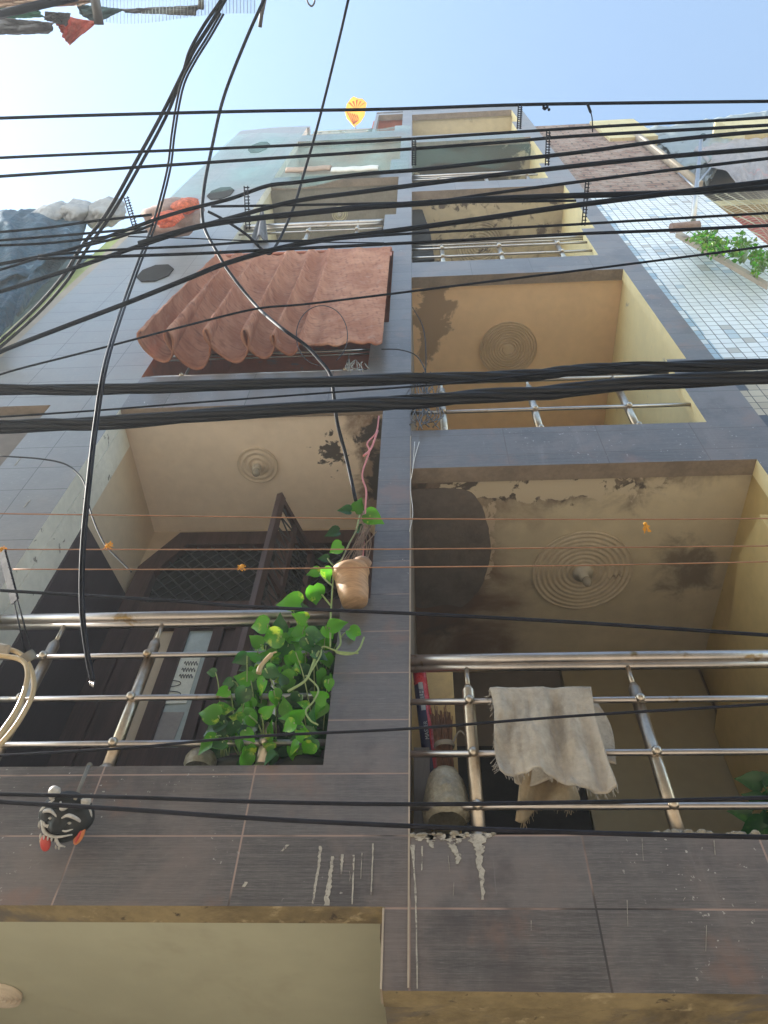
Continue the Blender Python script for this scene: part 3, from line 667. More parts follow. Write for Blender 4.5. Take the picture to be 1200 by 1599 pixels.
# ------------------------------------------------------------------ neighbours
th = empty('tiled_neighbour_house', (3, 2.6, 0), 'neighbouring house faced with small white and pale blue square tiles right of the dark house', 'house')
b = MB(); b.box((2.235, 2.56, 0), (3.66, 8, 12.44)); b.build('tiled_wall', 'small', th)
b = MB(); b.box((2.232, 2.55, 12.442), (3.70, 8, 17.75))
b.build('brick_wall', 'brick', th)
b = MB(); b.box((3.25, 2.50, 15.9), (4.05, 2.9, 17.7)); b.build('roof_parapet', 'paleyellow', th)
b = MB(); b.tube([(3.68, 2.5, 12.4), (3.72, 2.5, 16.2)], .06, 4); b.build('corner_post', 'beige', th)
b = MB(); b.box((2.19, 2.62, 0), (2.235, 8, 12.4)); b.build('joint_filler', 'interior', th)
# ledges with pipe stub
b = MB()
p0 = P(1050, 352, 2.45); p1 = P(1200, 432, 2.45)
b = MB(); b.prism([P(1058, 358, 2.4), P(1200, 440, 2.4), P(1200, 446, 2.4), P(1056, 364, 2.4)], (0, .04, 0)); b.build('ledge', 'beige', th)
b = MB(); b.tube([P(1048, 356, 2.3), P(1092, 352, 2.3)], .05, 8); b.build('pipe_stub', 'sack', th)
# far right building, behind tarps
fr = empty('draped_house', (6, 2.8, 0), 'house at the right edge hung with nets and tarpaulins above the tiles', 'house')
b = MB(); b.box((3.72, 3.3, 0), (14, 9, P(1060, 225, 3.3).z)); b.build('wall', 'backR', fr)
b = MB(); q = P(1117, 186, 2.6); b.box((q.x, 2.6, P(1117, 212, 2.6).z), (12, 3.2, q.z)); b.build('roof_parapet', 'paleyellow', fr)
b = MB(); b.box((3.72, 2.65, 11.9), (12, 3.29, 12.15)); b.build('balcony_slab', 'paleyellow', fr)
b = MB(); b.box((3.72, 2.62, 9.2), (12, 3.29, 9.4)); b.build('balcony_slab', 'beige', fr)
def cloth(fn, nu, nv, m, name, th=.006, parent=None):
    b = MB(); b.grid(fn, nu, nv); return b.build(name, m, parent, solid=th)
def quadfn(c, bulge=0, ns=.25, nf=2.2, Y=None, seed=0, amp=(0, .6, 1)):
    """bilinear patch between four corners (top left, top right, bottom right, bottom left) with folds"""
    a, b_, c_, d_ = [Vector(q) for q in c]
    n = (b_-a).cross(d_-a).normalized()
    if n.y > 0: n = -n
    def f(s, t):
        p = a.lerp(b_, s).lerp(d_.lerp(c_, s), t)
        w_ = noise.noise(Vector((s*nf*2+seed, t*nf, seed)))+.5*noise.noise(Vector((s*nf*5, t*nf*3+seed, 3)))
        return p+n*(bulge*math.sin(math.pi*s)*math.sin(math.pi*t)+ns*w_)+Vector((0, 0, ns*.5*w_*t))
    return f
tag(cloth(quadfn((P(1010, 200, 3.0), P(1200, 172, 3.0), P(1200, 232, 2.7), P(1070, 262, 2.7)), 0, .06, 4, seed=3), 40, 20, 'pale_sheet2', 'tarpaulin'), 'striped grey plastic sheet slung below the pale parapet at far right', 'tarpaulin')
def striped(s, t):
    p = P(1005, 214, 3.0).lerp(P(1150, 205, 3.0), s).lerp(P(1065, 290, 2.7).lerp(P(1110, 285, 2.7), s), t)
    return p+Vector((0, -.06*math.sin((s*5+t*9)*6), .05*math.sin(s*40+t*14)))
tag(cloth(striped, 60, 40, 'sheet', 'tarpaulin'), 'dark ribbed sheet gathered towards the foot of the thin pole', 'tarpaulin')
tag(cloth(quadfn((P(1080, 232, 2.8), P(1200, 205, 2.8), P(1200, 295, 2.4), P(1150, 285, 2.5)), .1, .08, 3, seed=9), 30, 24, 'sheet_pale', 'tarpaulin'), 'pale tarpaulin with faded red stains bulging at the right edge', 'tarpaulin')
tag(cloth(quadfn((P(1105, 395, 2.9), P(1120, 330, 2.9), P(1215, 345, 2.75), P(1215, 400, 2.75)), .1, .1, 3, seed=5), 20, 16, 'cloth_red', 'cloth'), 'red cloth showing through the tan net at the right edge', 'cloth')
b = MB(); b.grid(lambda s, t: P(1052, 303, 2.62).lerp(P(1210, 300, 2.62), s).lerp(P(1175, 385, 2.6).lerp(P(1210, 400, 2.6), s), t)+Vector((0, .05*math.sin(s*7), 0)), 20, 14)
tag(b.build('safety_net', 'tannet'), 'tan square mesh net strung in front of the red cloth', 'net')
b = MB(); a, c_ = P(1096, 214, 2.35), P(1083, 345, 2.35); b.tube([a, c_], .028, 8)
pole = tag(b.build('metal_pole', 'steel'), 'thin grey metal pole standing before the draped sheets', 'pole')
b = MB(); b.tube([P(1085, 292, 2.35), P(1110, 262, 2.35)], .012, 6); b.build('brace', 'steel', pole); b = MB(); b.tube([P(1085, 292, 2.35), P(1060, 270, 2.35)], .012, 6); b.build('brace', 'steel', pole)
b = MB(); b.lathe(P(1098, 214, 2.35), [(.001, -.09), (.05, -.05), (.06, 0), (.04, .05), (.001, .07)], 10); b.build('cap', 'cloth_teal', pole)
# left neighbour
ln = empty('left_neighbour_house', (-5, 2.8, 0), 'house at the left edge behind blue tarpaulins with a yellow green strip of wall', 'house')
b = MB(); b.box((-12, 3.0, 0), (-3.95, 9, 12.2)); b.build('wall', 'cloth_teal', ln)
b = MB(); b.box((-3.94, 2.62, 6.6), (-3.68, 9, 12.0)); b.build('painted_strip', 'lime', ln)
b = MB(); b.box((-3.68, 2.53, 6.6), (-3.555, 9, 11.6)); b.build('edge_wall', 'beige', ln)
b = MB(); b.box((-12, 2.55, 0), (-2.80, 9, 6.55)); b.build('lower_wall', 'backR', ln)
tag(cloth(quadfn((P(-80, 335, 2.3), P(150, 322, 2.45), P(118, 395, 2.4), P(-80, 470, 2.2)), .15, .11, 3, seed=1), 50, 30, 'tarp', 'tarpaulin'), 'upper blue tarpaulin heaped and wrinkled under the pale sacking', 'tarpaulin')
tag(cloth(quadfn((P(-80, 440, 2.35), P(125, 380, 2.5), P(45, 478, 2.5), P(-40, 560, 2.3)), .1, .07, 3, seed=6), 40, 30, 'tarp', 'tarpaulin'), 'lower blue tarpaulin hanging down beside the yellow green wall', 'tarpaulin')
def lump(c, r, sc, seed, m, name, ax=None):
    b = MB(); bm = bmesh.new(); bmesh.ops.create_icosphere(bm, subdivisions=4, radius=1)
    for v in bm.verts:
        n = v.co.copy(); k = 1+.38*noise.noise(n*1.3+Vector((seed, 0, 0)))+.22*abs(noise.noise(n*3.1+Vector((0, seed, 0))))+.1*noise.noise(n*7)
        v.co = Vector((n.x*sc[0], n.y*sc[1], n.z*sc[2]))*k*r
    k0 = b.add([v.co+Vector(c) for v in bm.verts])
    for f in bm.faces: b.face([k0+v.index for v in f.verts], 0, True)
    bm.free(); return b.build(name, m)
def pxs(u, v, Y): return depth(P(u, v, Y))/F_PX
for i, (u, v, w_, lab) in enumerate(((80, 338, 26, 'lumpy grey white sack heaped on the blue tarpaulin, leftmost of three'), (122, 333, 24, 'pale crumpled sack between its two neighbours on the tarpaulin'), (165, 330, 26, 'pale crumpled sack nearest the dark tiled house corner'))):
    q = P(u, v, 2.35); tag(lump(q, w_*pxs(u, v, 2.35), (1, .7, 1.7), i*5+2, 'rags_white', 'sack'), lab, 'sack', 'pale sacks on the tarpaulin')
q = P(282, 332, 2.25); k_ = pxs(282, 332, 2.25)
tag(lump(P(272, 338, 2.2), 34*k_, (1.15, .6, 1.6), 11, 'sack', 'jute_sack'), 'brown sack slumped against the upper left tiled wall', 'sack')
tag(lump(P(291, 321, 2.05), 17*k_, (1.1, .5, 1.5), 17, 'orange', 'mesh_bag'), 'round bright orange mesh bag on the brown sack', 'bag')
tag(lump(P(262, 341, 2.02), 16*k_, (1.1, .5, 1.7), 23, 'orange', 'mesh_bag'), 'crumpled orange mesh bag left of the round one', 'bag')
# opposite side of the alley, unseen behind the viewer, height and paleness shaped for bounce light, with the balcony that carries the laundry overhead
op = empty('unseen_opposite_house', (0, -1.4, 0), 'unseen plastered house across the alley behind the camera, shaped for bounce light', 'house')
b = MB(); b.box((-9, -8, 0), (9, -2.2, 7.0)); b.build('wall', 'opp', op)
b = MB(); b.box((-9, -3.2, 9.05), (-2.3, -.3, 9.2)); b.box((-9, -8, 7.001), (-2.9, -3.2, 9.2)); b.build('balcony_slab', 'opp', op)
# ------------------------------------------------------------------ shade net over the top floors, curtain, clothes
def gnet(s, t):
    x = -3.45+(3.45-.12)*s; zt = 17.75; zb = 12.7+1.0*s+.15*math.sin(s*9)
    return Vector((x, 2.44-.02*math.sin(s*14+t*3)-.02*math.sin(t*9), zt+(zb-zt)*t))
b = MB(); b.grid(gnet, 60, 50); tag(b.build('shade_net', 'greennet'), 'turquoise shade net stretched over the top left balconies', 'net')
b = MB(); b.grid(lambda s, t: Vector((-.09+1.95*s, 2.44-.03*math.sin(s*11), 16.5-3.0*t*(1-.25*abs(math.sin(s*5))))), 30, 30)
tag(b.build('shade_net', 'greennet2'), 'green shade net hung inside the fourth right balcony opening', 'net')
# rust curtain
def curtain(s, t):
    top = 9.86; bot = 7.22-.03*math.sin(s*2.6)
    xt = -2.16+1.86*s; xb = -2.20+1.90*s
    amp = .155*max(0, min(1, (.74-s)/.30))**.8*(.22+.78*t)*(1+.45*noise.noise(Vector((s*7, 0, 4))))+.010
    ph = 2*math.pi*(7.6*s**.95)+.5*math.sin(t*2.5+s*5)+1.1*math.sin(s*11)
    x = xt*(1-t)+xb*t+.45*amp*math.cos(ph)*(1 if s > .01 else 0)
    y = 2.40-.05*t-amp*math.sin(ph)-.02*t*(1-s)+.010*noise.noise(Vector((s*30, t*26, 1)))
    z = top+(bot-top)*t+.02*math.sin(ph*2)*t-.05*math.sin(ph)*t
    return Vector((x, y, z))
cu = tag(cloth(curtain, 160, 60, 'rattan', 'curtain', .012), 'rust coloured woven curtain hanging in deep folds over the second left balcony', 'curtain')
b = MB(); b.tube([(-2.2, 2.42, 9.88), (-.29, 2.42, 9.88)], .02, 8); b.build('curtain_rod', 'redbrown', cu)
b = MB(); b.box((-2.19, 2.505, 9.93), (-.30, 2.53, 10.06)); b.build('lintel_board', 'redbrown', house)
def tri(s, t):
    a, b_, c_, d_ = P(408, 328, 2.44), P(413, 332, 2.44), P(418, 372, 2.44), P(392, 374, 2.44); p = a.lerp(b_, s).lerp(d_.lerp(c_, s), t); return p+Vector((0, .04*math.sin(s*9), 0))
tag(cloth(tri, 12, 16, 'cloth_grey', 'hanging_cloth', .01), 'dark grey cloth hanging in the left corner of the third left balcony', 'cloth')
# cloth rolls over the rail of the fourth left balcony
for (u0, u1, m, lab) in ((449, 518, 'cloth_tan', 'pale pink cloth rolled along the rail of the fourth left balcony'), (519, 592, 'white', 'pale mint towel folded beside the pink cloth on the high rail')):
    a, c_ = P(u0, 272, 2.46), P(u1, 268, 2.46)
    def f(s, t, a=a, c_=c_): 
        an = 2.6*t-.3; p = a.lerp(c_, s); return Vector((p.x, p.y-.09*math.sin(an)-.003*math.sin(s*17), p.z+.30-.50*t+.006*math.sin(s*9)+.02*noise.noise(Vector((s*9, t*3, 0)))))
    tag(cloth(f, 24, 10, m, 'rolled_cloth', .02), lab, 'cloth')
# towel over the upper crossbar of the right balcony
TB = 3.80
def towel(s, t):
    L, Rr = P(763, 1083, 2.53), P(922, 1083, 2.53); x = L.x+(Rr.x-L.x)*s
    drop = (.40+.10*s+.022*math.sin(s*9+1)+.01*noise.noise(Vector((s*9, 0, 0))))
    z = TB+.02-drop*max(0, t-.06)/.94; y = 2.482-(.022*math.sin(s*17+t*2.2+2*noise.noise(Vector((s*3, t*2, 0))))+.016*math.sin(s*7)+.014*noise.noise(Vector((s*8+t*2, t*3, 2)))+.008*noise.noise(Vector((s*18, t*7, 7))))*min(1, t*2.5)
    if t < .06: y = 2.53; z = TB+.02
    x += .010*t-.01*t*s+.010*math.sin(t*6)*(1-s)-.012*math.sin(t*3.1)*s
    return Vector((x, y, z))
tw = tag(cloth(towel, 90, 60, 'towel', 'towel', .006), 'frayed dusty grey towel draped over the upper bar of the right railing', 'towel')
def back(s, t):
    L, Rr = P(776, 1083, 2.57), P(930, 1083, 2.57); x = L.x+(Rr.x-L.x)*s+.03*t+.02*math.sin(t*4)*s
    return Vector((x, 2.565+.015*math.sin(s*14), TB+.02-(.36+.05*math.sin(s*4+1))*t))
cloth(back, 40, 30, 'towel', 'back_fold', .006, tw).matrix_parent_inverse = Matrix.Translation(-wloc(tw))
b = MB()
for k in range(90):
    s = random.random(); p = towel(s, 1) if k % 3 else towel(0, random.random()); l = random.uniform(.01, .035)
    b.tube([p, p+Vector((random.uniform(-.01, .01)-(0 if k % 3 else .015), -.004, -l))], .0012, 3)
b.tube([towel(i/30, 1) for i in range(31)], .0025, 4); b.tube([towel(0, i/30) for i in range(31)], .0025, 4); b.build('fringe', 'towel', tw)
def rag(s, t):
    a = P(818, 1236, 2.62); c_ = P(892, 1240, 2.62); return Vector((a.x+(c_.x-a.x)*s-.05*t*(1-s)+.03*t*s, 2.60-.03*math.sin(s*8+t*2), a.z+.08-(.20+.04*math.sin(s*9+1)-.06*s)*t))
rg = tag(cloth(rag, 30, 16, 'rag', 'rag', .005), 'small tan rag with a frayed hem hanging below the grey towel', 'rag')
b = MB()
for k in range(50):
    p = rag(random.random(), 1); b.tube([p, p+Vector((random.uniform(-.01, .01), 0, -random.uniform(.01, .03)))], .001, 3)
b.tube([rag(i/20, 1) for i in range(21)], .0025, 4); b.build('fringe', 'rag', rg)
# board, tube, broom, plastic jar in the corner of the right balcony
b = MB(); p0, p1 = P(642, 1030, 2.75), P(712, 1030, 2.75); b.box((p0.x, 2.75, 3.0), (P(716, 1200, 2.75).x, 2.79, p0.z+.03))
tag(b.build('board', 'board', bevel=.004), 'ochre board standing behind the twig broom in the balcony corner', 'board')
b = MB(); q = P(664, 1200, 2.68); b.box((q.x-.045, 2.66, 3.0), (q.x+.02, 2.69, P(664, 1172, 2.68).z)); tag(b.build('wooden_plank', 'greywood'), 'short grey plank beside the plastic jar at the pier', 'plank')
a, c_ = P(654, 1040, 2.62), P(672, 1185, 2.70); c_ = c_+(c_-a)*.5
t_ = MB(); t_.tube([a, c_], .031, 20, cap=False); t_.tube([a+(c_-a)*.02, c_], .028, 20, cap=False)
tu = tag(t_.build('cardboard_tube', 'red'), 'long open red tube with a dark blue printed label leaning in the corner', 'tube')
ax = (c_-a).normalized(); side = ax.cross(Vector((0, -1, 0))).normalized(); front = side.cross(ax).normalized()
if front.y > 0: front = -front
def band(s0, s1, a0, a1, r, m, name):
    b = MB(); L = (c_-a).length
    b.grid(lambda s, t: a+ax*L*(s0+(s1-s0)*t)+(front*math.cos(a0+(a1-a0)*s)+side*math.sin(a0+(a1-a0)*s))*r, 10, 4); return b.build(name, m, tu)
s_sgn = 1 if side.x > 0 else -1
band(.16, .98, -s_sgn*1.4, s_sgn*.25, .0318, 'navy', 'label_print'); band(.155, .36, -s_sgn*.42, s_sgn*.2, .0324, 'silver', 'label_strip')
def text(body, size, loc, xdir, ydir, m, parent, name='lettering', ext=.0008):
    cu_ = bpy.data.curves.new(name, 'FONT'); cu_.body = body; cu_.size = size; cu_.extrude = ext; cu_.align_x = 'CENTER'; cu_.align_y = 'CENTER'
    o = bpy.data.objects.new(name, cu_); COL.objects.link(o)
    xd = xdir.normalized(); zd = xd.cross(ydir).normalized(); yd = zd.cross(xd)
    mw = Matrix(((xd.x, yd.x, zd.x, loc.x), (xd.y, yd.y, zd.y, loc.y), (xd.z, yd.z, zd.z, loc.z), (0, 0, 0, 1)))
    dg = bpy.context.evaluated_depsgraph_get(); me = bpy.data.meshes.new_from_object(o.evaluated_get(dg)); bpy.data.objects.remove(o)
    me.transform(mw); me.materials.clear(); me.materials.append(M[m]); o2 = bpy.data.objects.new(name, me); COL.objects.link(o2)
    o2.parent = parent; o2.matrix_parent_inverse = Matrix.Translation(-wloc(parent)); return o2
L = (c_-a).length
text('DELHI', .028, a+ax*L*.26+front*.0328-side*s_sgn*.003, -ax, side*(-s_sgn) if True else side, 'navy', tu)
text('MASTER', .024, a+ax*L*.50+front*.0326-side*s_sgn*.002, -ax, side*(-s_sgn), 'silver', tu)
b = MB(); base = P(698, 1205, 2.66); topc = P(690, 1118, 2.60); hd = (topc-base)
for k in range(110):
    an = random.uniform(0, 6.28); rr = math.sqrt(random.random())*.045; o_ = Vector((math.cos(an)*rr, math.sin(an)*rr*.6, 0))
    e = topc+o_*1.05+Vector((random.uniform(-.006, .006), 0, random.uniform(-.04, .02)))
    if random.random() < .12: e += Vector((random.uniform(-.02, .01), -.01, random.uniform(.02, .05)))
    b.tube([base+o_*.7-hd*.3, base.lerp(topc, .5)+o_*.85, e], .0024, 3)
br = tag(b.build('twig_broom', 'twig'), 'bundle of brown twigs, a broom stood upside down before the ochre board', 'broom')
b = MB(); m_ = base.lerp(topc, .45); b.lathe(m_, [(.040, -.01), (.044, 0), (.040, .012)], 16, axis=hd); b.tube(crom([m_+Vector((.035, -.02, 0)), m_+Vector((.07, -.03, .05)), m_+Vector((.12, -.03, -.03))], 6), .004, 5); b.build('binding', 'string', br)
b = MB(); q = P(698, 1285, 2.60); zt = P(698, 1202, 2.60).z; hgt = zt-q.z
prof = [(.07, 0), (.085, .01), (.086, hgt*.25), (.080, hgt*.33), (.084, hgt*.40), (.080, hgt*.62), (.068, hgt*.80), (.05, hgt*.93), (.028, hgt*.99), (0.001, hgt)]
b.lathe(q, prof, 24, jitter=.15); tag(b.build('plastic_jar', 'bag'), 'upturned cloudy plastic jar standing in the corner of the right balcony', 'jar')
b = MB(); q = P(312, 1196, 2.60); b.lathe(q, [(.058, -.02), (.066, 0), (.066, .025), (.055, .05), (.025, .062), (.001, .064)], 24)
tag(b.build('glass_bowl', 'bag'), 'upturned glass bowl on the sill left of the potted creeper', 'bowl')

# ------------------------------------------------------------------ plants
def heart(b, base, d, n, size, mi=None, curl=.25):
    d = d.normalized(); s = d.cross(n).normalized(); n = s.cross(d).normalized()
    prof = [(-.10, .20), (.0, .38), (.18, .47), (.40, .45), (.62, .33), (.82, .16)]
    m = 0 if mi is None else mi
    mid = [(0.0, 0)]+[(t, -.0) for t, _ in prof[2:]]+[(1.05, 0)]
    def pt(t, w_): return base+d*size*t+s*size*w_+n*size*(-curl*t*t+ .42*abs(w_)-.16)
    mids = [.02, .06, .18, .40, .62, .82]
    k0 = len(b.v)
    for (t, w_), tm in zip(prof, mids): b.add([pt(t, -w_), pt(tm, 0), pt(t, w_)])
    tip = b.add([pt(1.08, 0)])
    for i in range(5):
        a = k0+3*i; b.face((a, a+1, a+4, a+3), m, True); b.face((a+1, a+2, a+5, a+4), m, True)
    a = k0+15; b.face((a, a+1, tip), m, True); b.face((a+1, a+2, tip), m, True)
def imgdir(ang): a = R(ang); return RT*math.cos(a)-UP*math.sin(a)
hero = [(560,790,27,-60),(540,795,31,190),(583,808,29,30),(520,830,31,170),(560,826,25,160),(524,856,22,150),(506,871,24,190),(490,893,31,175),(512,896,22,60),(494,930,34,80),
 (452,938,36,185),(468,948,24,0),(405,976,30,170),(438,978,28,-80),(463,988,36,170),(424,997,38,165),(492,992,30,10),(515,988,24,60),(526,975,28,-25),(556,990,34,40),
 (413,1023,30,200),(444,1018,38,120),(376,1030,34,150),(330,1050,24,180),(462,1030,24,90),(356,1066,26,160),(380,1058,30,200),(406,1072,36,120),(348,1082,30,150),(378,1088,28,120),
 (326,1114,34,190),(350,1108,34,10),(417,1112,28,-30),(334,1132,34,160),(346,1142,32,-20),(328,1153,30,160),(515,1070,24,80),(461,1094,34,120),(450,1134,36,150),(467,1118,28,-20),
 (395,1126,30,60),(370,1120,28,200),(425,1050,30,30),(480,1010,30,80),(400,1000,26,220),(470,965,24,200),(365,1140,30,90),(388,1150,28,60),(340,1165,26,140),(432,1090,30,70),(500,1020,26,20),(445,1060,28,170)]
fol = MB(); fol.m('leaf'); fol.m('leafdark'); stm = MB()
for (u, v, w_, an) in hero:
    Y = random.uniform(2.36, 2.48); q = P(u, v, Y); sz = w_*pxs(u, v, Y)*random.uniform(.65, 1.12); d = imgdir(an)+FW*random.uniform(-.2, .3)
    n = -FW+UP*random.uniform(-.2, 1.1)+RT*random.uniform(-.8, .8)
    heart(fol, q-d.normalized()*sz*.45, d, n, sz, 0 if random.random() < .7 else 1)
    if v > 940:
        a0 = q-d.normalized()*sz*.45; root = P(min(max(u+random.uniform(-10, 30), 345), 505), min(v+random.uniform(40, 110), 1185), 2.62)
        stm.tube(crom([a0, a0.lerp(root, .45)+Vector((0, -.02, .03)), root], 5), .0032, 4)
for k in range(110):
    v = random.uniform(985, 1178); lo = 425-(v-985)*.58; u = random.uniform(max(lo, 322), 512); Y = random.uniform(2.46, 2.56); q = P(u, v, Y); sz = random.uniform(17, 32)*pxs(u, v, Y)
    d = imgdir(random.uniform(60, 260))+FW*random.uniform(-.5, .5); n = -FW*.6+UP*random.uniform(.2, 1.0)+RT*random.uniform(-.9, .9)
    heart(fol, q, d, n, sz, 0 if random.random() < .6 else 1)
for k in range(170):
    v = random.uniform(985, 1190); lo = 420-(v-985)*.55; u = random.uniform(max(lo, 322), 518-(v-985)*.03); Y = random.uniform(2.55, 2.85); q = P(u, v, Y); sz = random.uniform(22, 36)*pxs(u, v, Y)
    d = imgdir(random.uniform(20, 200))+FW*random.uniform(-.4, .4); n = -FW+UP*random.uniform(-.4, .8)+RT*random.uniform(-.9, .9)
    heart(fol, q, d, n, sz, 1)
def vine(pts, Y0=2.42, Y1=2.42, r=.0045, b=stm):
    L = len(pts); b.tube(crom([P(u, v, Y0+(Y1-Y0)*i/(L-1)) for i, (u, v) in enumerate(pts)], 7), r, 5)
vine([(516, 1010), (517, 960), (520, 915), (523, 885), (535, 872), (545, 850), (556, 830), (562, 805)]); vine([(520, 915), (508, 905), (500, 895)]); vine([(523, 885), (516, 878), (512, 872)])
vine([(516, 945), (508, 935), (500, 925)]); vine([(530, 985), (532, 1005), (525, 1018), (545, 1022), (560, 1015), (569, 995)]); vine([(482, 1055), (500, 1025), (505, 1010), (530, 1018), (560, 1020)])
vine([(450, 1080), (478, 1062), (490, 1035), (500, 1012)], r=.006); vine([(478, 1055), (497, 1075), (490, 1095), (478, 1110), (485, 1125), (497, 1132)], r=.004)
pl = empty('pothos_plant', P(430, 1185, 2.55), 'bushy pothos creeper with glossy green and yellow leaves climbing the left railing', 'plant')
fol.build('foliage', None, pl); stm.build('vine', 'stem', pl)
b = MB()
q = P(408, 1060, 2.40); b.tube(crom([P(404, 1052, 2.38), P(408, 1040, 2.37), P(424, 1022, 2.36), P(432, 1018, 2.36)], 5), [.012]*6+[.01]*5+[.004]*5, 8); b.build('leaf_sheath', 'hose', pl)
for (u, w_, lab) in ((382, .17, 'dark plastic plant pot under the bushy creeper, left of the post'), (480, .17, 'dark plastic plant pot in the right corner behind the left railing')):
    b = MB(); q = P(u, 1196, 2.74); b.lathe((q.x, q.y, 3.2), [(.10, 0), (.115, .02), (w_*.82, .33), (w_*.9, .335), (w_*.9, .37), (w_*.84, .37), (.10, .32), (0.001, .32)], 24)
    tag(b.build('plant_pot', 'darkpot'), lab, 'plant pot', 'pots behind the left railing')
# clay pot slung beside the pier
q = P(551, 915, 2.42); kx = pxs(551, 915, 2.42); axp = (Vector((-.16, -.35, 1))).normalized()
b = MB(); r1 = 28*kx; b.lathe(q-axp*.13, [(0.001, .03), (r1*.70, .03), (r1*.76, .05), (r1*.88, .11), (r1*.87, .115), (r1*.97, .19), (r1*1.05, .195), (r1*1.06, .225), (r1*.97, .228), (r1*.9, .20), (0.001, .19)], 28, axis=axp)
cp = tag(b.build('clay_pot', 'terracotta'), 'weathered clay pot hung beside the central pier above the creeper', 'pot')
b = MB()
for k in range(26):
    a0 = q+axp*.08+Vector((random.uniform(-.06, .08), random.uniform(-.05, .05), 0)); e = P(580+random.uniform(-14, 14), 800+random.uniform(-10, 40), 2.44)
    b.tube(crom([a0, a0.lerp(e, .5)+Vector((random.uniform(-.03, .03), 0, random.uniform(-.02, .03))), e], 4), .0022, 3)
b.ball(q+axp*.11+Vector((.06, -.02, .0)), .05, .04, .035, 8)
b.build('dry_roots', 'dryroot', cp)
b = MB(); b.tube(crom([P(u, v, 2.47) for (u, v) in ((592, 650), (588, 675), (574, 692), (577, 705), (566, 740), (572, 765), (571, 790), (566, 880))], 6), .006, 5); b.tube(crom([P(u, v, 2.465) for (u, v) in ((590, 672), (580, 700), (568, 712))], 4), .007, 5)
tag(b.build('cord', 'pink'), 'frayed pink cord hanging beside the pier above the clay pot', 'cord')
b = MB(); b.tube(crom([P(u, v, 2.485) for (u, v) in ((648, 690), (645, 730), (641, 760), (645, 800), (640, 830))], 6), .003, 4); b.tube(crom([P(u, v, 2.484) for (u, v) in ((655, 690), (648, 715), (643, 745))], 4), .003, 4)
tag(b.build('cord', 'whitecord'), 'thin white cord dangling down the pier between the right balconies', 'cord')
# plant at the right edge of the right balcony
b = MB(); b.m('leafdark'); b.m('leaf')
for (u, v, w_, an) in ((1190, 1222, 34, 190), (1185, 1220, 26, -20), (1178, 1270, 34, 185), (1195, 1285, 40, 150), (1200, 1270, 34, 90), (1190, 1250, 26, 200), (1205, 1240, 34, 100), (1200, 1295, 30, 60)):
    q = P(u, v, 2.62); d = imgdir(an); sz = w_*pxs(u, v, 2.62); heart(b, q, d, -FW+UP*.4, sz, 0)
b.tube(crom([P(1210, 1310, 2.64), P(1203, 1250, 2.63), P(1190, 1220, 2.62)], 5), .004, 5)
tag(b.build('potted_plant', None), 'dark leafy plant peeking in at the right edge of the lower right balcony', 'plant')
# shrubs on the tiled neighbour's ledge
def shrub(cu, cv, ru, rv, n, Y0, Y1, label, mats=('leafbright',), s0=3.5, s1=7.5):
    e = empty('wall_plant', P(cu, cv+rv*.6, (Y0+Y1)/2), label, 'plant', 'plants on the neighbour ledge'); f = MB(); f.m('leafbright'); f.m('leaf'); st = MB(); root = P(cu, cv+rv*.7, 2.4)
    for k in range(n):
        cl = k % 14; random_ = random.Random(cl*31+int(cu)); bu, bv = random_.uniform(-1, 1), random_.uniform(-1, 1)
        u = cu+ru*(bu*.75+random.gauss(0, .16)); v = cv+rv*(bv*.7+random.gauss(0, .18)); Y = random.uniform(Y0, Y1); q = P(u, v, Y); sz = random.uniform(s0, s1)*pxs(u, v, Y)
        d = Vector((random.uniform(-1, 1), random.uniform(-1, .6), random.uniform(-.9, .7))); heart(f, q, d, Vector((random.uniform(-.6, .6), random.uniform(-1, .2), random.uniform(.1, 1))), sz, random.choice((0, 0, 1)))
        if k % 9 == 0: st.tube(crom([root, root.lerp(q, .6)+Vector((0, -.03, .05)), q], 4), .006, 4)
    f.build('foliage', None, e); st.build('stem', 'stem', e)
shrub(1118, 378, 40, 24, 480, 2.15, 2.5, 'bushy bright green plant on the neighbour ledge beside the pipe stub')
shrub(1162, 392, 26, 26, 150, 2.2, 2.5, 'sparse light green plant in the middle of the neighbour ledge'); shrub(1192, 408, 20, 24, 300, 2.2, 2.5, 'bright green plant at the right edge of the neighbour ledge')

# ------------------------------------------------------------------ demon mask on a string
q = P(104, 1276, 2.40); k_ = pxs(104, 1276, 2.40); SX, SU, SN = RT, UP, -FW
def mp(du, dv, dn=0):
    a_ = R(14); du, dv = du*math.cos(a_)-dv*math.sin(a_), du*math.sin(a_)+dv*math.cos(a_)
    du += dn*-.25; dv += dn*.25
    return q+RT*du*k_-UP*dv*k_-FW*dn*k_
mk = empty('hanging_mask', mp(0, 0), 'small black and white horned demon mask with red tongue hung on the lower left sill', 'mask')
b = MB()
bm = bmesh.new(); bmesh.ops.create_icosphere(bm, subdivisions=4, radius=1)
for v in bm.verts:
    n = v.co.copy(); x, y, z = n  # x right, y up, z towards the viewer
    w_ = 42*(1-.30*max(0, -y)) ; px = x*w_; py = y*38; pz = z*24
    pz += 11*math.exp(-((x-.0)**2+(y-.0)**2)/.05)*(z > 0)          # nose
    for ex in (-.38, .38): pz -= 7*math.exp(-((x-ex)**2+(y-.25)**2)/.02)*(z > 0); pz += 6*math.exp(-((x-ex)**2/.06+(y-.5)**2/.008))*(z > 0)
    pz -= 7*math.exp(-(x**2/.12+(y+.42)**2/.02))*(z > 0)
    v.co = Vector((px, py, pz))
k0 = b.add([mp(v.co.x, -v.co.y, v.co.z) for v in bm.verts])
for f in bm.faces: b.face([k0+v.index for v in f.verts], 0, True)
bm.free(); b.build('face', 'maskblack', mk)
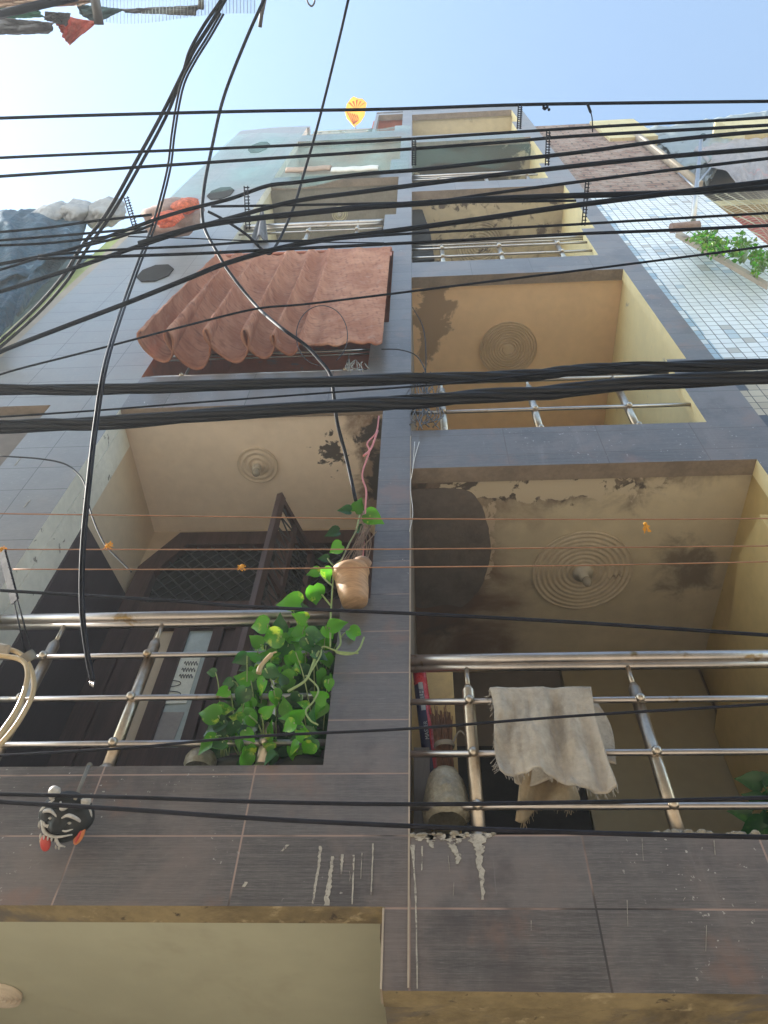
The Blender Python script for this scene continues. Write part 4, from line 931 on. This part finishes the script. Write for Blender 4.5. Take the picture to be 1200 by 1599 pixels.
def stroke(pts, r, m, name):
    b = MB(); pp = crom([mp(*p) for p in pts], 5); n_ = len(pp); b.tube(pp, [r*k_*(.35+.65*math.sin(math.pi*min(max(i/(n_-1), .04), .96))) for i in range(n_)], 6); b.build(name, m, mk)
for sx in (-1, 1):
    stroke([(sx*26-0, -26, 6), (sx*26, -38, 6), (sx*20+3, -42, 5)], 9, 'maskwhite', 'horn')
    stroke([(sx*4, -14, 22), (sx*14, -22, 24), (sx*26, -15, 18), (sx*30, -6, 12)], 3.2, 'maskwhite', 'brow')
    stroke([(sx*5, -2, 24), (sx*14, 3, 24), (sx*25, 0, 18)], 1.7, 'maskwhite', 'eye_rim')
    b = MB(); b.ball(mp(sx*15, -6, 18), 3.4*k_, 3*k_, 2.2*k_, axes=(RT, FW, UP)); b.build('eye', 'maskwhite', mk); b = MB(); b.ball(mp(sx*15-1, -6, 22), 1.6*k_); b.build('pupil', 'maskblack', mk)
stroke([(-34, 22, 6), (-28, 2, 16), (-14, 10, 26), (4, 13, 26), (24, 10, 18)], 3.0, 'maskwhite', 'moustache'); stroke([(-33, 6, 8), (-38, 24, 2)], 2.6, 'maskwhite', 'whisker'); stroke([(4, 14, 25), (8, 28, 20), (16, 34, 14)], 2.4, 'maskwhite', 'whisker')
stroke([(-20, -30, 10), (-28, -20, 12), (-36, -6, 8), (-40, 10, 2)], 3.4, 'maskwhite', 'whisker'); stroke([(-8, -32, 14), (0, -26, 20), (10, -32, 14)], 3.4, 'maskwhite', 'brow'); stroke([(30, -30, 4), (37, -14, 2), (38, -2, 2)], 2.4, 'maskwhite', 'whisker'); stroke([(-22, -2, 22), (-16, 1, 25), (-8, -2, 24)], 2.2, 'maskwhite', 'brow')
for i in range(5): stroke([(-20+i*6, 14, 25), (-20+i*6, 23, 24)], 1.8, 'maskwhite', 'tooth')
for i in range(2): stroke([(2+i*5, 34, 16), (1+i*5, 44, 10)], 1.7, 'maskwhite', 'tooth')
b = MB(); b.ball(mp(-12, 31, 20), 8.5*k_, 5*k_, 13*k_, 12, axes=(RT, FW, UP)); b.build('tongue', 'maskred', mk); b = MB(); b.ball(mp(-22, 36, 10), 5*k_, 6*k_, 8*k_, 10, axes=(RT, FW, UP)); b.build('chin_spot', 'rag', mk)
b = MB(); ea = (RT*.85+UP*.5).normalized(); eb = ea.cross(FW).normalized(); b.ball(mp(30, 16, 8), 7*k_, 5*k_, 17*k_, 12, axes=((RT*.9-UP*.45).normalized(), FW, (UP*.9+RT*.45).normalized())); b.build('ear', 'maskorange', mk)
b = MB(); b.ball(mp(31, 15, 13), 2.6*k_, 3*k_, 11*k_, 10, axes=((RT*.9-UP*.45).normalized(), FW, (UP*.9+RT*.45).normalized())); b.build('ear_hollow', 'maskred', mk)
b = MB(); b.tube([P(141, 1194, 2.47), mp(12, -38, 10)], .0045, 5); b.tube([P(138, 1194, 2.47), mp(10, -38, 10)], .0045, 5); b.ball(P(140, 1195, 2.47), .011); b.build('string', 'string', mk)

# ------------------------------------------------------------------ kite
q = P(556, 172, 2.9); dist = depth(q); k_ = dist/F_PX; up = (UP+FW*.25).normalized(); nn = -FW
kt = empty('paper_kite', q, 'orange and yellow striped paper kite ornament on a stick above the roof edge', 'kite')
out = [(-2, 30), (-14, 14), (-17, 2), (-14, -12), (-8, -22), (-4, -26), (4, -22), (10, -22), (17, -14), (15, -4), (14, 8), (8, 20)]
out = [(x, -y) for x, y in out]
pts = [q+RT*x*k_+up*y*k_ for x, y in out]
b = MB(); b.prism(pts, FW*.03); b.build('kite_sail', 'kite2', kt)
b = MB()
for i in range(5):
    a0 = -13+i*6.5; b.prism([q-FW*.006+RT*(0+i*.3)*k_+up*2*k_, q-FW*.006+RT*(a0*.92)*k_+up*(19-abs(a0)*.4)*k_, q-FW*.006+RT*(a0*.92+3)*k_+up*(20-abs(a0)*.4)*k_], FW*.004)
for i in range(5):
    pp = crom([q-FW*.02+RT*(-13+i*3.6)*k_+up*(-4-i*1.2)*k_, q-FW*.02+RT*(-9+i*3.2)*k_+up*(-13-i)*k_, q-FW*.02+RT*(-3.5+i*.8)*k_+up*(-26+i*.8)*k_], 5); b.tube(pp, .8*k_, 4)
b.build('stripe', 'kite1', kt)
b = MB(); b.tube([q-up*27*k_, P(554, 207, 2.6)], .02, 6); b.build('stick', 'steel', kt)

# ------------------------------------------------------------------ laundry and net overhead (on the balcony across the alley)
zL = 9.75
def lz(c, m, label, nm, ns=.05, bulge=0, seed=0, zz=0, nf=2.5):
    cs = [PZ(u, v, zL+zz) for (u, v) in c]; f = quadfn(cs, bulge, ns, nf, seed=seed)
    return tag(cloth(f, 30, 20, m, nm, .01), label, 'cloth')
lz([(-30, 25), (85, 35), (78, 52), (-30, 54)], 'cloth_grey', 'long grey garment hanging along the overhead rail at top left', 'garment', .06, seed=2)
lz([(72, 20), (152, 34), (107, 71), (95, 45)], 'cloth_red', 'faded red and grey shirt with its corner dangling at top left', 'garment', .05, seed=4, zz=-.1)
lz([(120, 6), (195, 14), (150, 36), (125, 22)], 'cloth_teal', 'dark teal cloth behind the iron bracket overhead', 'garment', .03, seed=7)
lz([(190, 14), (310, 8), (306, 24), (196, 19)], 'cloth_grey', 'grey trousers stretched along the overhead line, rightmost garment', 'garment', .05, seed=8)
lz([(-20, 8), (60, 16), (68, 26), (-20, 30)], 'cloth_green', 'green and red cloth tucked at the top left corner', 'garment', .04, seed=9, zz=.08)
lz([(-20, -8), (160, -8), (130, 8), (-20, 12)], 'cloth_tan', 'pale tan laundry bunched at the very top left', 'garment', .08, seed=12, zz=.06)
lz([(70, 18), (110, 20), (105, 40), (70, 30)], 'cloth_grey', 'dark grey sleeve folded over the red shirt overhead', 'garment', .05, seed=14, zz=-.16)
b = MB(); b.tube([PZ(-20, 26, zL-.25), PZ(120, -6, zL-.25)], .035, 8); 
iron = tag(b.build('clothes_pole', 'blackmetal'), 'dark pole slanting under the laundry at top left', 'pole')
b = MB(); b.tube([PZ(148, -6, zL-.3), PZ(155, 38, zL-.3)], .045, 6); tag(b.build('iron_bracket', 'iron'), 'rusty iron bracket crossing the overhead laundry', 'bracket')
b = MB(); b.tube([PZ(314, -6, zL), PZ(314, 12, zL)], .03, 6); b.tube([PZ(310, 8, zL), PZ(318, 9, zL)], .03, 6); tag(b.build('iron_hook', 'iron'), 'short iron hook at the end of the overhead garments', 'hook')
b = MB(); b.tube([PZ(412, -6, zL), PZ(406, 42, zL)], .02, 6); b.tube([PZ(415, -4, zL), PZ(408, 30, zL)], .014, 6); tag(b.build('iron_hook', 'iron'), 'thin iron hook beside the second overhead cable', 'hook')
b = MB(); b.grid(lambda s, t: PZ(150+250*s, -10+(44-14*abs(s-.15))*t+4*math.sin(s*6)*t, zL+.15*math.sin(s*5+t*3)), 40, 12); tag(b.build('bird_net', 'birdnet'), 'fine bird net sagging overhead beside the laundry', 'net')
b = MB(); b.tube(crom([PZ(u, v, zL) for (u, v) in ((478, -5), (482, 5), (487, 9), (491, 4), (492, -5))], 5), .008, 5); tag(b.build('wire_loop', 'iron'), 'tiny loop of wire at the top edge of the sky', 'wire')

# ------------------------------------------------------------------ cables
GC = 'black cables strung along the alley'
def cable(pts, wd, label, z=None, Y=None, m='cable', name='overhead_cable', group=GC, n=7, cat='cable', rs=8):
    L = len(pts); P3 = []
    for i, (u, v) in enumerate(pts):
        f = i/(L-1)
        if z is not None: zz = z[0]+(z[1]-z[0])*f if isinstance(z, tuple) else z; P3.append(PZ(u, v, zz))
        else: P3.append(P(u, v, Y[0]+(Y[1]-Y[0])*f if isinstance(Y, tuple) else Y))
    d = sum(depth(p) for p in P3)/L; b = MB(); b.tube(crom(P3, rs), wd/2/F_PX*d, n)
    return tag(b.build(name, m), label, cat, group)
cable([(-60, 186), (0, 184), (160, 179), (400, 173), (600, 170), (812, 163), (1000, 160), (1260, 157)], 5, 'topmost black cable crossing the open sky above the roofs', z=7.4)
cable([(-60, 250), (0, 246), (180, 238), (400, 229), (600, 219), (800, 206), (960, 196), (1100, 189), (1260, 179)], 4.5, 'second black cable from the top, crossing the sky below the kite', z=7.2)
cable([(-60, 279), (0, 275), (300, 255), (600, 235), (780, 222), (900, 212), (1200, 195), (1260, 191)], 5, 'third black cable from the top, just above the shade net', z=7.1)
cable([(-60, 422), (0, 412), (100, 392), (180, 365), (250, 340), (300, 325), (360, 310), (417, 290), (467, 284), (560, 272), (660, 264), (780, 251), (900, 238), (1050, 218), (1200, 204), (1260, 200)], 6, 'black cable dipping left over the mesh bag and rising to the upper right', z=6.9)
cable([(-60, 470), (0, 455), (110, 420), (220, 383), (300, 357), (360, 340), (460, 314), (560, 300), (660, 287), (800, 270), (1000, 248), (1200, 231), (1260, 226)], 7, 'thick black cable passing under the brown sack and up to the right', z=6.7)
cable([(-60, 366), (0, 362), (75, 355), (145, 345), (237, 335)], 4, 'thin black cable across the pale sacks ending at the ladder clip', z=6.75)
cable([(-60, 378), (0, 375), (125, 365), (225, 356)], 4, 'black cable lying just above another across the blue tarpaulin', z=6.6)
cable([(-60, 385), (0, 383), (90, 378), (230, 361)], 4, 'black cable below its close neighbour across the blue tarpaulin', z=6.5)
cable([(-60, 438), (0, 421), (87, 395), (180, 372), (240, 350)], 4, 'slack black cable crossing the lower blue tarpaulin', z=6.4)
cable([(330, 322), (400, 321), (560, 318), (660, 316), (900, 313)], 4, 'short run of cable from the sack to the ladder clip', z=6.8)
cable([(560, 322), (660, 317), (760, 303), (900, 284), (1040, 266), (1260, 240)], 5, 'black cable splitting upward to the right from the thick bundle', z=6.55)
cable([(217, 380), (300, 356), (360, 345), (460, 334), (560, 324), (660, 317), (750, 311), (900, 305), (1050, 301), (1200, 292), (1260, 290)], 9, 'thickest of the nearly level upper cables crossing the third balconies', z=6.3)
cable([(-60, 580), (0, 549), (100, 510), (200, 472), (300, 432), (350, 412), (425, 390), (500, 375), (600, 362), (740, 343), (900, 320), (1100, 295), (1260, 276)], 8, 'heavy black cable climbing from the far left tiles to the upper right', z=6.0)
cable([(60, 399), (175, 390), (300, 384), (400, 377), (500, 375), (600, 367), (740, 359), (900, 350), (1050, 341), (1260, 329)], 4, 'thin cable just above the rail of the third right balcony', z=5.9)
cable([(60, 404), (150, 401), (300, 396), (400, 391), (500, 386), (600, 381), (740, 374), (900, 365), (1050, 359), (1260, 349)], 5, 'cable running past the mouth of the pipe stub on the neighbour ledge', z=5.8)
cable([(-60, 605), (15, 580), (100, 558), (175, 539), (300, 506), (400, 482), (475, 475), (600, 460), (800, 435), (1000, 410), (1260, 376)], 3.5, 'thin cable drawn across the rust curtain and up to the right', z=5.6)
cable([(200, 369), (300, 372), (400, 376), (510, 378), (600, 379)], 2, 'very thin cable above the curtain lintel', z=5.7)
cable([(-60, 654), (0, 651), (162, 640), (300, 629), (420, 620), (540, 611), (665, 602), (740, 595), (840, 584), (1000, 568)], 3.2, 'thin cable running between the two twisted cables', z=5.0)
cable([(-60, 917), (0, 922), (250, 937), (400, 948), (640, 958), (900, 972), (1260, 996)], 5.5, 'black cable crossing just above both stainless handrails', Y=1.9, m='cable_grey')
cable([(-60, 1183), (0, 1180), (200, 1168), (400, 1150), (640, 1138), (900, 1118), (1260, 1096)], 4.5, 'black cable crossing in front of the grey towel', Y=1.95, m='cable_grey')
cable([(-60, 1238), (0, 1240), (200, 1245), (400, 1252), (640, 1256), (900, 1253), (1050, 1250), (1260, 1244)], 6.5, 'upper of the two black cables passing over the mask', Y=1.9, m='cable_grey')
cable([(-60, 1248), (0, 1252), (200, 1264), (400, 1278), (640, 1290), (900, 1300), (1260, 1309)], 7.5, 'lower of the two black cables passing over the mask', Y=1.85, m='cable_grey')
# two thick twisted service cables
def twisted(pts, wd, z, label, turns, seed):
    c = crom([PZ(u, v, z) for (u, v) in pts], 40); L = len(c); R0 = wd/2/F_PX*depth(c[L//2]); b = MB()
    ts = c[-1]-c[0]; a = ts.orthogonal().normalized(); bb = ts.normalized().cross(a)
    for k in range(4):
        ph = 2*math.pi*k/4; pp = []
        for i, p in enumerate(c):
            an = ph+2*math.pi*turns*i/L+.6*math.sin(i*.02+seed); pp.append(p+(a*math.cos(an)+bb*math.sin(an))*R0*.50)
        b.tube(pp, R0*(.56 if k else .5), 9)
    pp = [p+(a*math.cos(2*math.pi*turns*i/L+.8)+bb*math.sin(2*math.pi*turns*i/L+.8))*R0*.98 for i, p in enumerate(c)]
    b.tube(pp, R0*.12, 5)
    return tag(b.build('twisted_cable', 'twist'), label, 'cable', 'twisted service cables')
twisted([(-80, 609), (0, 608), (150, 608), (300, 603), (540, 595), (640, 591), (740, 589), (840, 585), (900, 578), (1000, 574), (1100, 571), (1280, 566)], 18, 5.2, 'upper of the two thick twisted black cables crossing mid picture', 2.7, 0)
twisted([(-80, 672), (0, 667), (75, 663), (150, 661), (300, 650), (540, 633), (640, 628), (740, 619), (840, 614), (900, 608), (1000, 598), (1100, 593), (1280, 585)], 22, 4.9, 'lower of the two thick twisted black cables crossing mid picture', 2.4, 2)
# crossing drop cables
def PY(u, v, y): return PZ(u, v, y) if y > 3 else P(u, v, y)   # above 3 the number is a height, below it a distance
def drop(pts, wd, label, Ys, m='cable_grey', group='cables crossing down from the top edge', name='drop_cable'):
    L = len(pts); P3 = [PY(u, v, y) for (u, v), y in zip(pts, Ys)]; d = sum(depth(p) for p in P3)/L
    b = MB(); b.tube(crom(P3, 9), [.72*wd/2/F_PX*(.35*d+.65*depth(p)) for p in crom(P3, 9)], 9); return tag(b.build(name, m), label, 'cable', group)
drop([(366, -30), (351, 0), (327, 40), (303, 78), (284, 116), (254, 176), (213, 251), (168, 331), (128, 384), (98, 432), (50, 486), (-30, 560)], 8, 'left strand of the paired cables running from the top edge down to the left corner', [7.7, 7.7, 7.7, 7.7, 7.7, 7.7, 7.65, 7.6, 7.55, 7.5, 7.5, 7.5])
drop([(359, -30), (345, 0), (318, 40), (296, 80), (286, 112), (262, 176), (222, 252), (176, 332), (136, 388), (103, 440), (54, 494), (-30, 568)], 7, 'right strand of the paired cables running from the top edge down to the left corner', [7.7, 7.7, 7.7, 7.7, 7.7, 7.7, 7.65, 7.6, 7.55, 7.5, 7.5, 7.5])
DY = [7.6, 7.6, 7.6, 7.6, 7.55, 7.5, 7.4, 7.2, 6.8, 6.2, 1.35, 1.45, 1.5, 1.6, 1.68, 1.74, 1.78]
dp = [(345, 20), (325, 55), (302, 92), (285, 125), (276, 160), (268, 210), (261, 265), (240, 345), (215, 410), (190, 480), (165, 560), (149, 650), (137, 750), (127, 860), (126, 950), (134, 1020), (142, 1062)]
cb = drop(dp, 5.4, 'cut cable dangling with its end free in front of the left railing', DY)
P3 = crom([PY(u+4.6, v+1, y) for (u, v), y in zip(dp, DY)], 9); d = depth(P3[80]); b = MB(); b.tube(P3, [1.8/F_PX*(.35*d+.65*depth(p)) for p in P3], 8); b.build('second_core', 'cable_grey', cb)
b = MB()
for k in (-2, 2, 5): b.tube([P(143+k, 1062, 1.78), P(142+k*.6, 1071+k*.4, 1.78)], .0022, 4)
b.build('bare_copper_end', 'steel', cb)
drop([(425, -30), (412, 0), (385, 60), (350, 150), (331, 230), (318, 300), (318, 350), (340, 395), (362, 430), (400, 477), (437, 510), (475, 537), (497, 560), (516, 585), (522, 620), (527, 660), (540, 710), (556, 782)], 7.5, 'cable curving down past the mesh bags and across the rust curtain', [8.2, 8.2, 8.2, 8.1, 7.9, 7.6, 7.4, 7.1, 6.9, 6.6, 1.72, 1.8, 1.85, 1.9, 1.98, 2.1, 2.25, 2.4])
drop([(552, -30), (544, 0), (530, 60), (508, 150), (491, 215), (475, 270), (460, 320), (441, 365), (426, 391), (419, 396), (408, 388), (385, 366), (350, 343), (325, 330)], 6, 'long cable from the top edge bending back in a sharp hook over the curtain', [8, 8, 8, 7.9, 7.8, 7.7, 7.5, 7.3, 7.1, 7.1, 7.1, 7.1, 7.1, 7.1])
def wire(pts, wd, label, Y, m='wirem', name='thin_wire', rs=8):
    b = MB(); P3 = [P(u, v, Y) for (u, v) in pts]; b.tube(crom(P3, rs), wd/2/F_PX*depth(P3[0]), 5); return tag(b.build(name, m), label, 'wire')
el = [(503+40*math.cos(a), 524+47*math.sin(a)) for a in [R(95+k*20) for k in range(17)]]
wire(el, 1.6, 'thin wire looped in an oval before the rust curtain', 2.2)
wire([(0, 712), (60, 716), (100, 724), (122, 740), (133, 758), (138, 785), (146, 812), (158, 840), (170, 858), (205, 893)], 2.6, 'thin wire curving down the left jamb to the yellow ribbon knot', 2.35)
wire([(596, 545), (625, 546), (650, 555), (664, 578), (666, 600)], 2, 'black wire arching over the pier below the curtain', 2.4)
wire([(645, 480), (660, 508), (665, 540), (665, 578), (661, 582)], 1.6, 'thin wire hanging inside the second right balcony', 2.45)
b = MB(); rnd = random.Random(5)
for k in range(16):
    u0 = rnd.uniform(645, 690); pts = [(u0, rnd.uniform(578, 600)), (u0+rnd.uniform(-14, 14), rnd.uniform(610, 630)), (u0+rnd.uniform(-18, 18), rnd.uniform(635, 655)), (u0+rnd.uniform(-14, 14), rnd.uniform(655, 672))]
    b.tube(crom([P(u, v, rnd.uniform(2.44, 2.48)) for (u, v) in pts], 5), .0045, 4)
tag(b.build('wire_tangle', 'iron'), 'tangle of thin dark wires at the corner of the second right balcony', 'wires')
b = MB()
for k in range(9):
    u0 = rnd.uniform(540, 572); pts = [(u0, rnd.uniform(560, 568)), (u0+rnd.uniform(-8, 8), rnd.uniform(568, 576)), (u0+rnd.uniform(-8, 8), rnd.uniform(576, 584))]
    b.tube(crom([P(u, v, 2.42) for (u, v) in pts], 4), .005, 4)
tag(b.build('wire_tangle', 'string'), 'frayed white wires under the right end of the rust curtain', 'wires')
# clothesline wires with ribbons
for (pts, lab) in (([(-40, 801), (0, 802), (300, 806), (600, 810), (1000, 811), (1260, 809)], 'uppermost of three rusty clothesline wires before the lower balconies'), ([(-40, 858), (0, 858), (400, 858), (700, 857), (1260, 852)], 'middle one of three rusty clothesline wires before the lower balconies'), ([(20, 889), (300, 889), (600, 886), (900, 883), (1260, 876)], 'lowest of three rusty clothesline wires before the lower balconies')):
    b = MB(); P3 = [P(u, v, 2.3) for (u, v) in pts]; b.tube(crom(P3, 6), 1.15/F_PX*depth(P3[2]), 5); tag(b.build('clothesline_wire', 'copper'), lab, 'clothesline', 'rusty clothesline wires')
def tassel(u, v, s, label, hang=0):
    b = MB(); q = P(u, v, 2.29); k_ = pxs(u, v, 2.29); rn = random.Random(int(u))
    for k in range(22):
        a = rn.gauss(1.2, 1.3) if not hang else rn.gauss(1.5, .35); l = s*rn.uniform(.25, 1)
        e = q+RT*math.cos(a)*l*k_-UP*math.sin(a)*l*k_-FW*rn.uniform(-3, 3)*k_; sd = (e-q).cross(FW).normalized()*k_*rn.uniform(.5, 1.5)
        i = b.add([q-sd*.3, q+sd*.3, e+sd, e-sd]); b.face((i, i+1, i+2, i+3))
    b.ball(q, 3*k_); tag(b.build('ribbon_knot', 'tassel', solid=.001), label, 'ribbon', 'yellow ribbons on the clotheslines')
tassel(168, 852, 10, 'yellow ribbon rosette knotted on the middle clothesline at left'); tassel(378, 884, 9, 'pale yellow scrap of ribbon on the lowest clothesline before the door')
tassel(1008, 818, 16, 'yellow ribbon dangling from the uppermost clothesline at right', 1); tassel(2, 858, 12, 'ribbon knot at the left picture edge on the middle clothesline')
# knots on the topmost cable
b = MB(); q = PZ(856, 167, 7.4); k_ = depth(q)/F_PX
for k in range(7): b.ball(q+RT*random.uniform(-7, 7)*k_+UP*random.uniform(-4, 3)*k_, 2.4*k_, n=8)
tag(b.build('cable_knot', 'cable'), 'lumpy knot of tape on the topmost cable over the roof corner', 'knot')
b = MB(); pp = crom([PZ(u, v, 7.38) for (u, v) in ((918, 162), (921, 170), (925, 183), (926, 206))], 5); b.tube(pp, [2.2*k_]*8+[.9*k_]*(len(pp)-8), 6); tag(b.build('cable_tail', 'cable'), 'short loose tail of wire hanging from the topmost cable at right', 'wire')
# notched ladder clips that hold the cables apart
def clip_(u0, v0, u1, v1, z, label, wd=6, n=12):
    a, c_ = PZ(u0, v0, z), PZ(u1, v1, z-.12); k_ = depth(a)/F_PX; d = (c_-a); s = d.cross(FW).normalized()*wd/2*k_; b = MB()
    b.tube([a-s, c_-s], 1.0*k_, 5); b.tube([a+s*.6, c_+s*.6], 1.0*k_, 5)
    for i in range(n): p = a+d*(i+.5)/n; b.tube([p-s, p+s*1.3], .9*k_, 4)
    tag(b.build('cable_clip', 'blackmetal'), label, 'cable clip', 'notched cable clips')
clip_(813, 163, 811, 201, 7.3, 'notched clip hanging from the topmost cable at the roof corner'); clip_(857, 205, 855, 258, 7.0, 'notched clip at the right wall edge before the brick house'); clip_(647, 216, 647, 258, 7.0, 'notched clip beside the top of the central pier')
clip_(918, 284, 912, 352, 6.5, 'long notched clip at the right edge of the third right balcony'); clip_(385, 290, 388, 358, 6.8, 'notched clip left of the third left balcony rail', 7, 14); clip_(197, 307, 212, 356, 6.7, 'tilted notched clip against the sky beside the pale sacks', 7, 12)
a, c_ = P(2, 862, 2.2), P(22, 940, 2.2); k_ = depth(a)/F_PX; b = MB(); s = (c_-a).cross(FW).normalized()*6*k_
b.prism([a-s, a+s, c_+s, c_-s], FW*.02)
for i in range(9):
    p = a+(c_-a)*(i+.5)/9+s*1.2; b.ball(p, 1.6*k_, n=6)
cl = tag(b.build('cable_clip', 'blackmetal'), 'large black perforated strap at the left picture edge', 'strap')
b = MB(); b.tube([c_, P(40, 1022, 2.3)], .004, 4); b.tube([c_+s, P(48, 1012, 2.3)], .004, 4); b.build('tie_wire', 'blackmetal', cl)
# coil of tan hose at the left edge
hs = empty('hose_coil', P(10, 1080, 2.3), 'coil of tan hose tied to the left end of the left railing', 'hose')
for off in (0, 14):
    b = MB(); b.tube(crom([P(u, v, 2.33-off*.004) for (u, v) in ((-30, 1018+off*.4), (10, 1014+off*.8), (35, 1024+off*.6), (50-off*.5, 1050), (52-off, 1080), (38-off, 1112), (15-off, 1146), (-30, 1195))], 8), 4.1*pxs(30, 1080, 2.3), 10); b.build('hose_loop', 'hose', hs)
b = MB(); b.lathe(P(44, 1026, 2.32), [(.030, -.02), (.034, 0), (.030, .02)], 14, axis=RT*.5-UP*.8); b.build('tie', 'string', hs)
tag(cloth(quadfn((P(-40, 1000, 2.3), P(17, 1008, 2.3), P(14, 1020, 2.32), P(-40, 1046, 2.35)), .02, .01, 3, seed=3), 12, 8, 'towel', 'cloth_scrap', .008), 'corner of a pale grey cloth poking in above the hose coil', 'cloth')
# kitchen of small things: blue towel strip inside the second left balcony is left in shade
print('objects', len(bpy.data.objects))
b = MB(); b.box((-20, -9, -1), (20, 12, 24)); hz = kind(b.build('flare_veil_haze', 'opp'), 'stuff')  # thin volume added in place of the lens flare veil
hm = bpy.data.materials.new('flare_veil_haze'); hm.use_nodes = True; nn_ = hm.node_tree.nodes; nn_.remove(nn_['Principled BSDF'])
pv = nn_.new('ShaderNodeVolumePrincipled'); pv.inputs['Color'].default_value = (.85, .93, 1, 1); pv.inputs['Density'].default_value = .0035; pv.inputs['Anisotropy'].default_value = .35
hm.node_tree.links.new(pv.outputs[0], nn_['Material Output'].inputs['Volume']); hz.data.materials.clear(); hz.data.materials.append(hm)
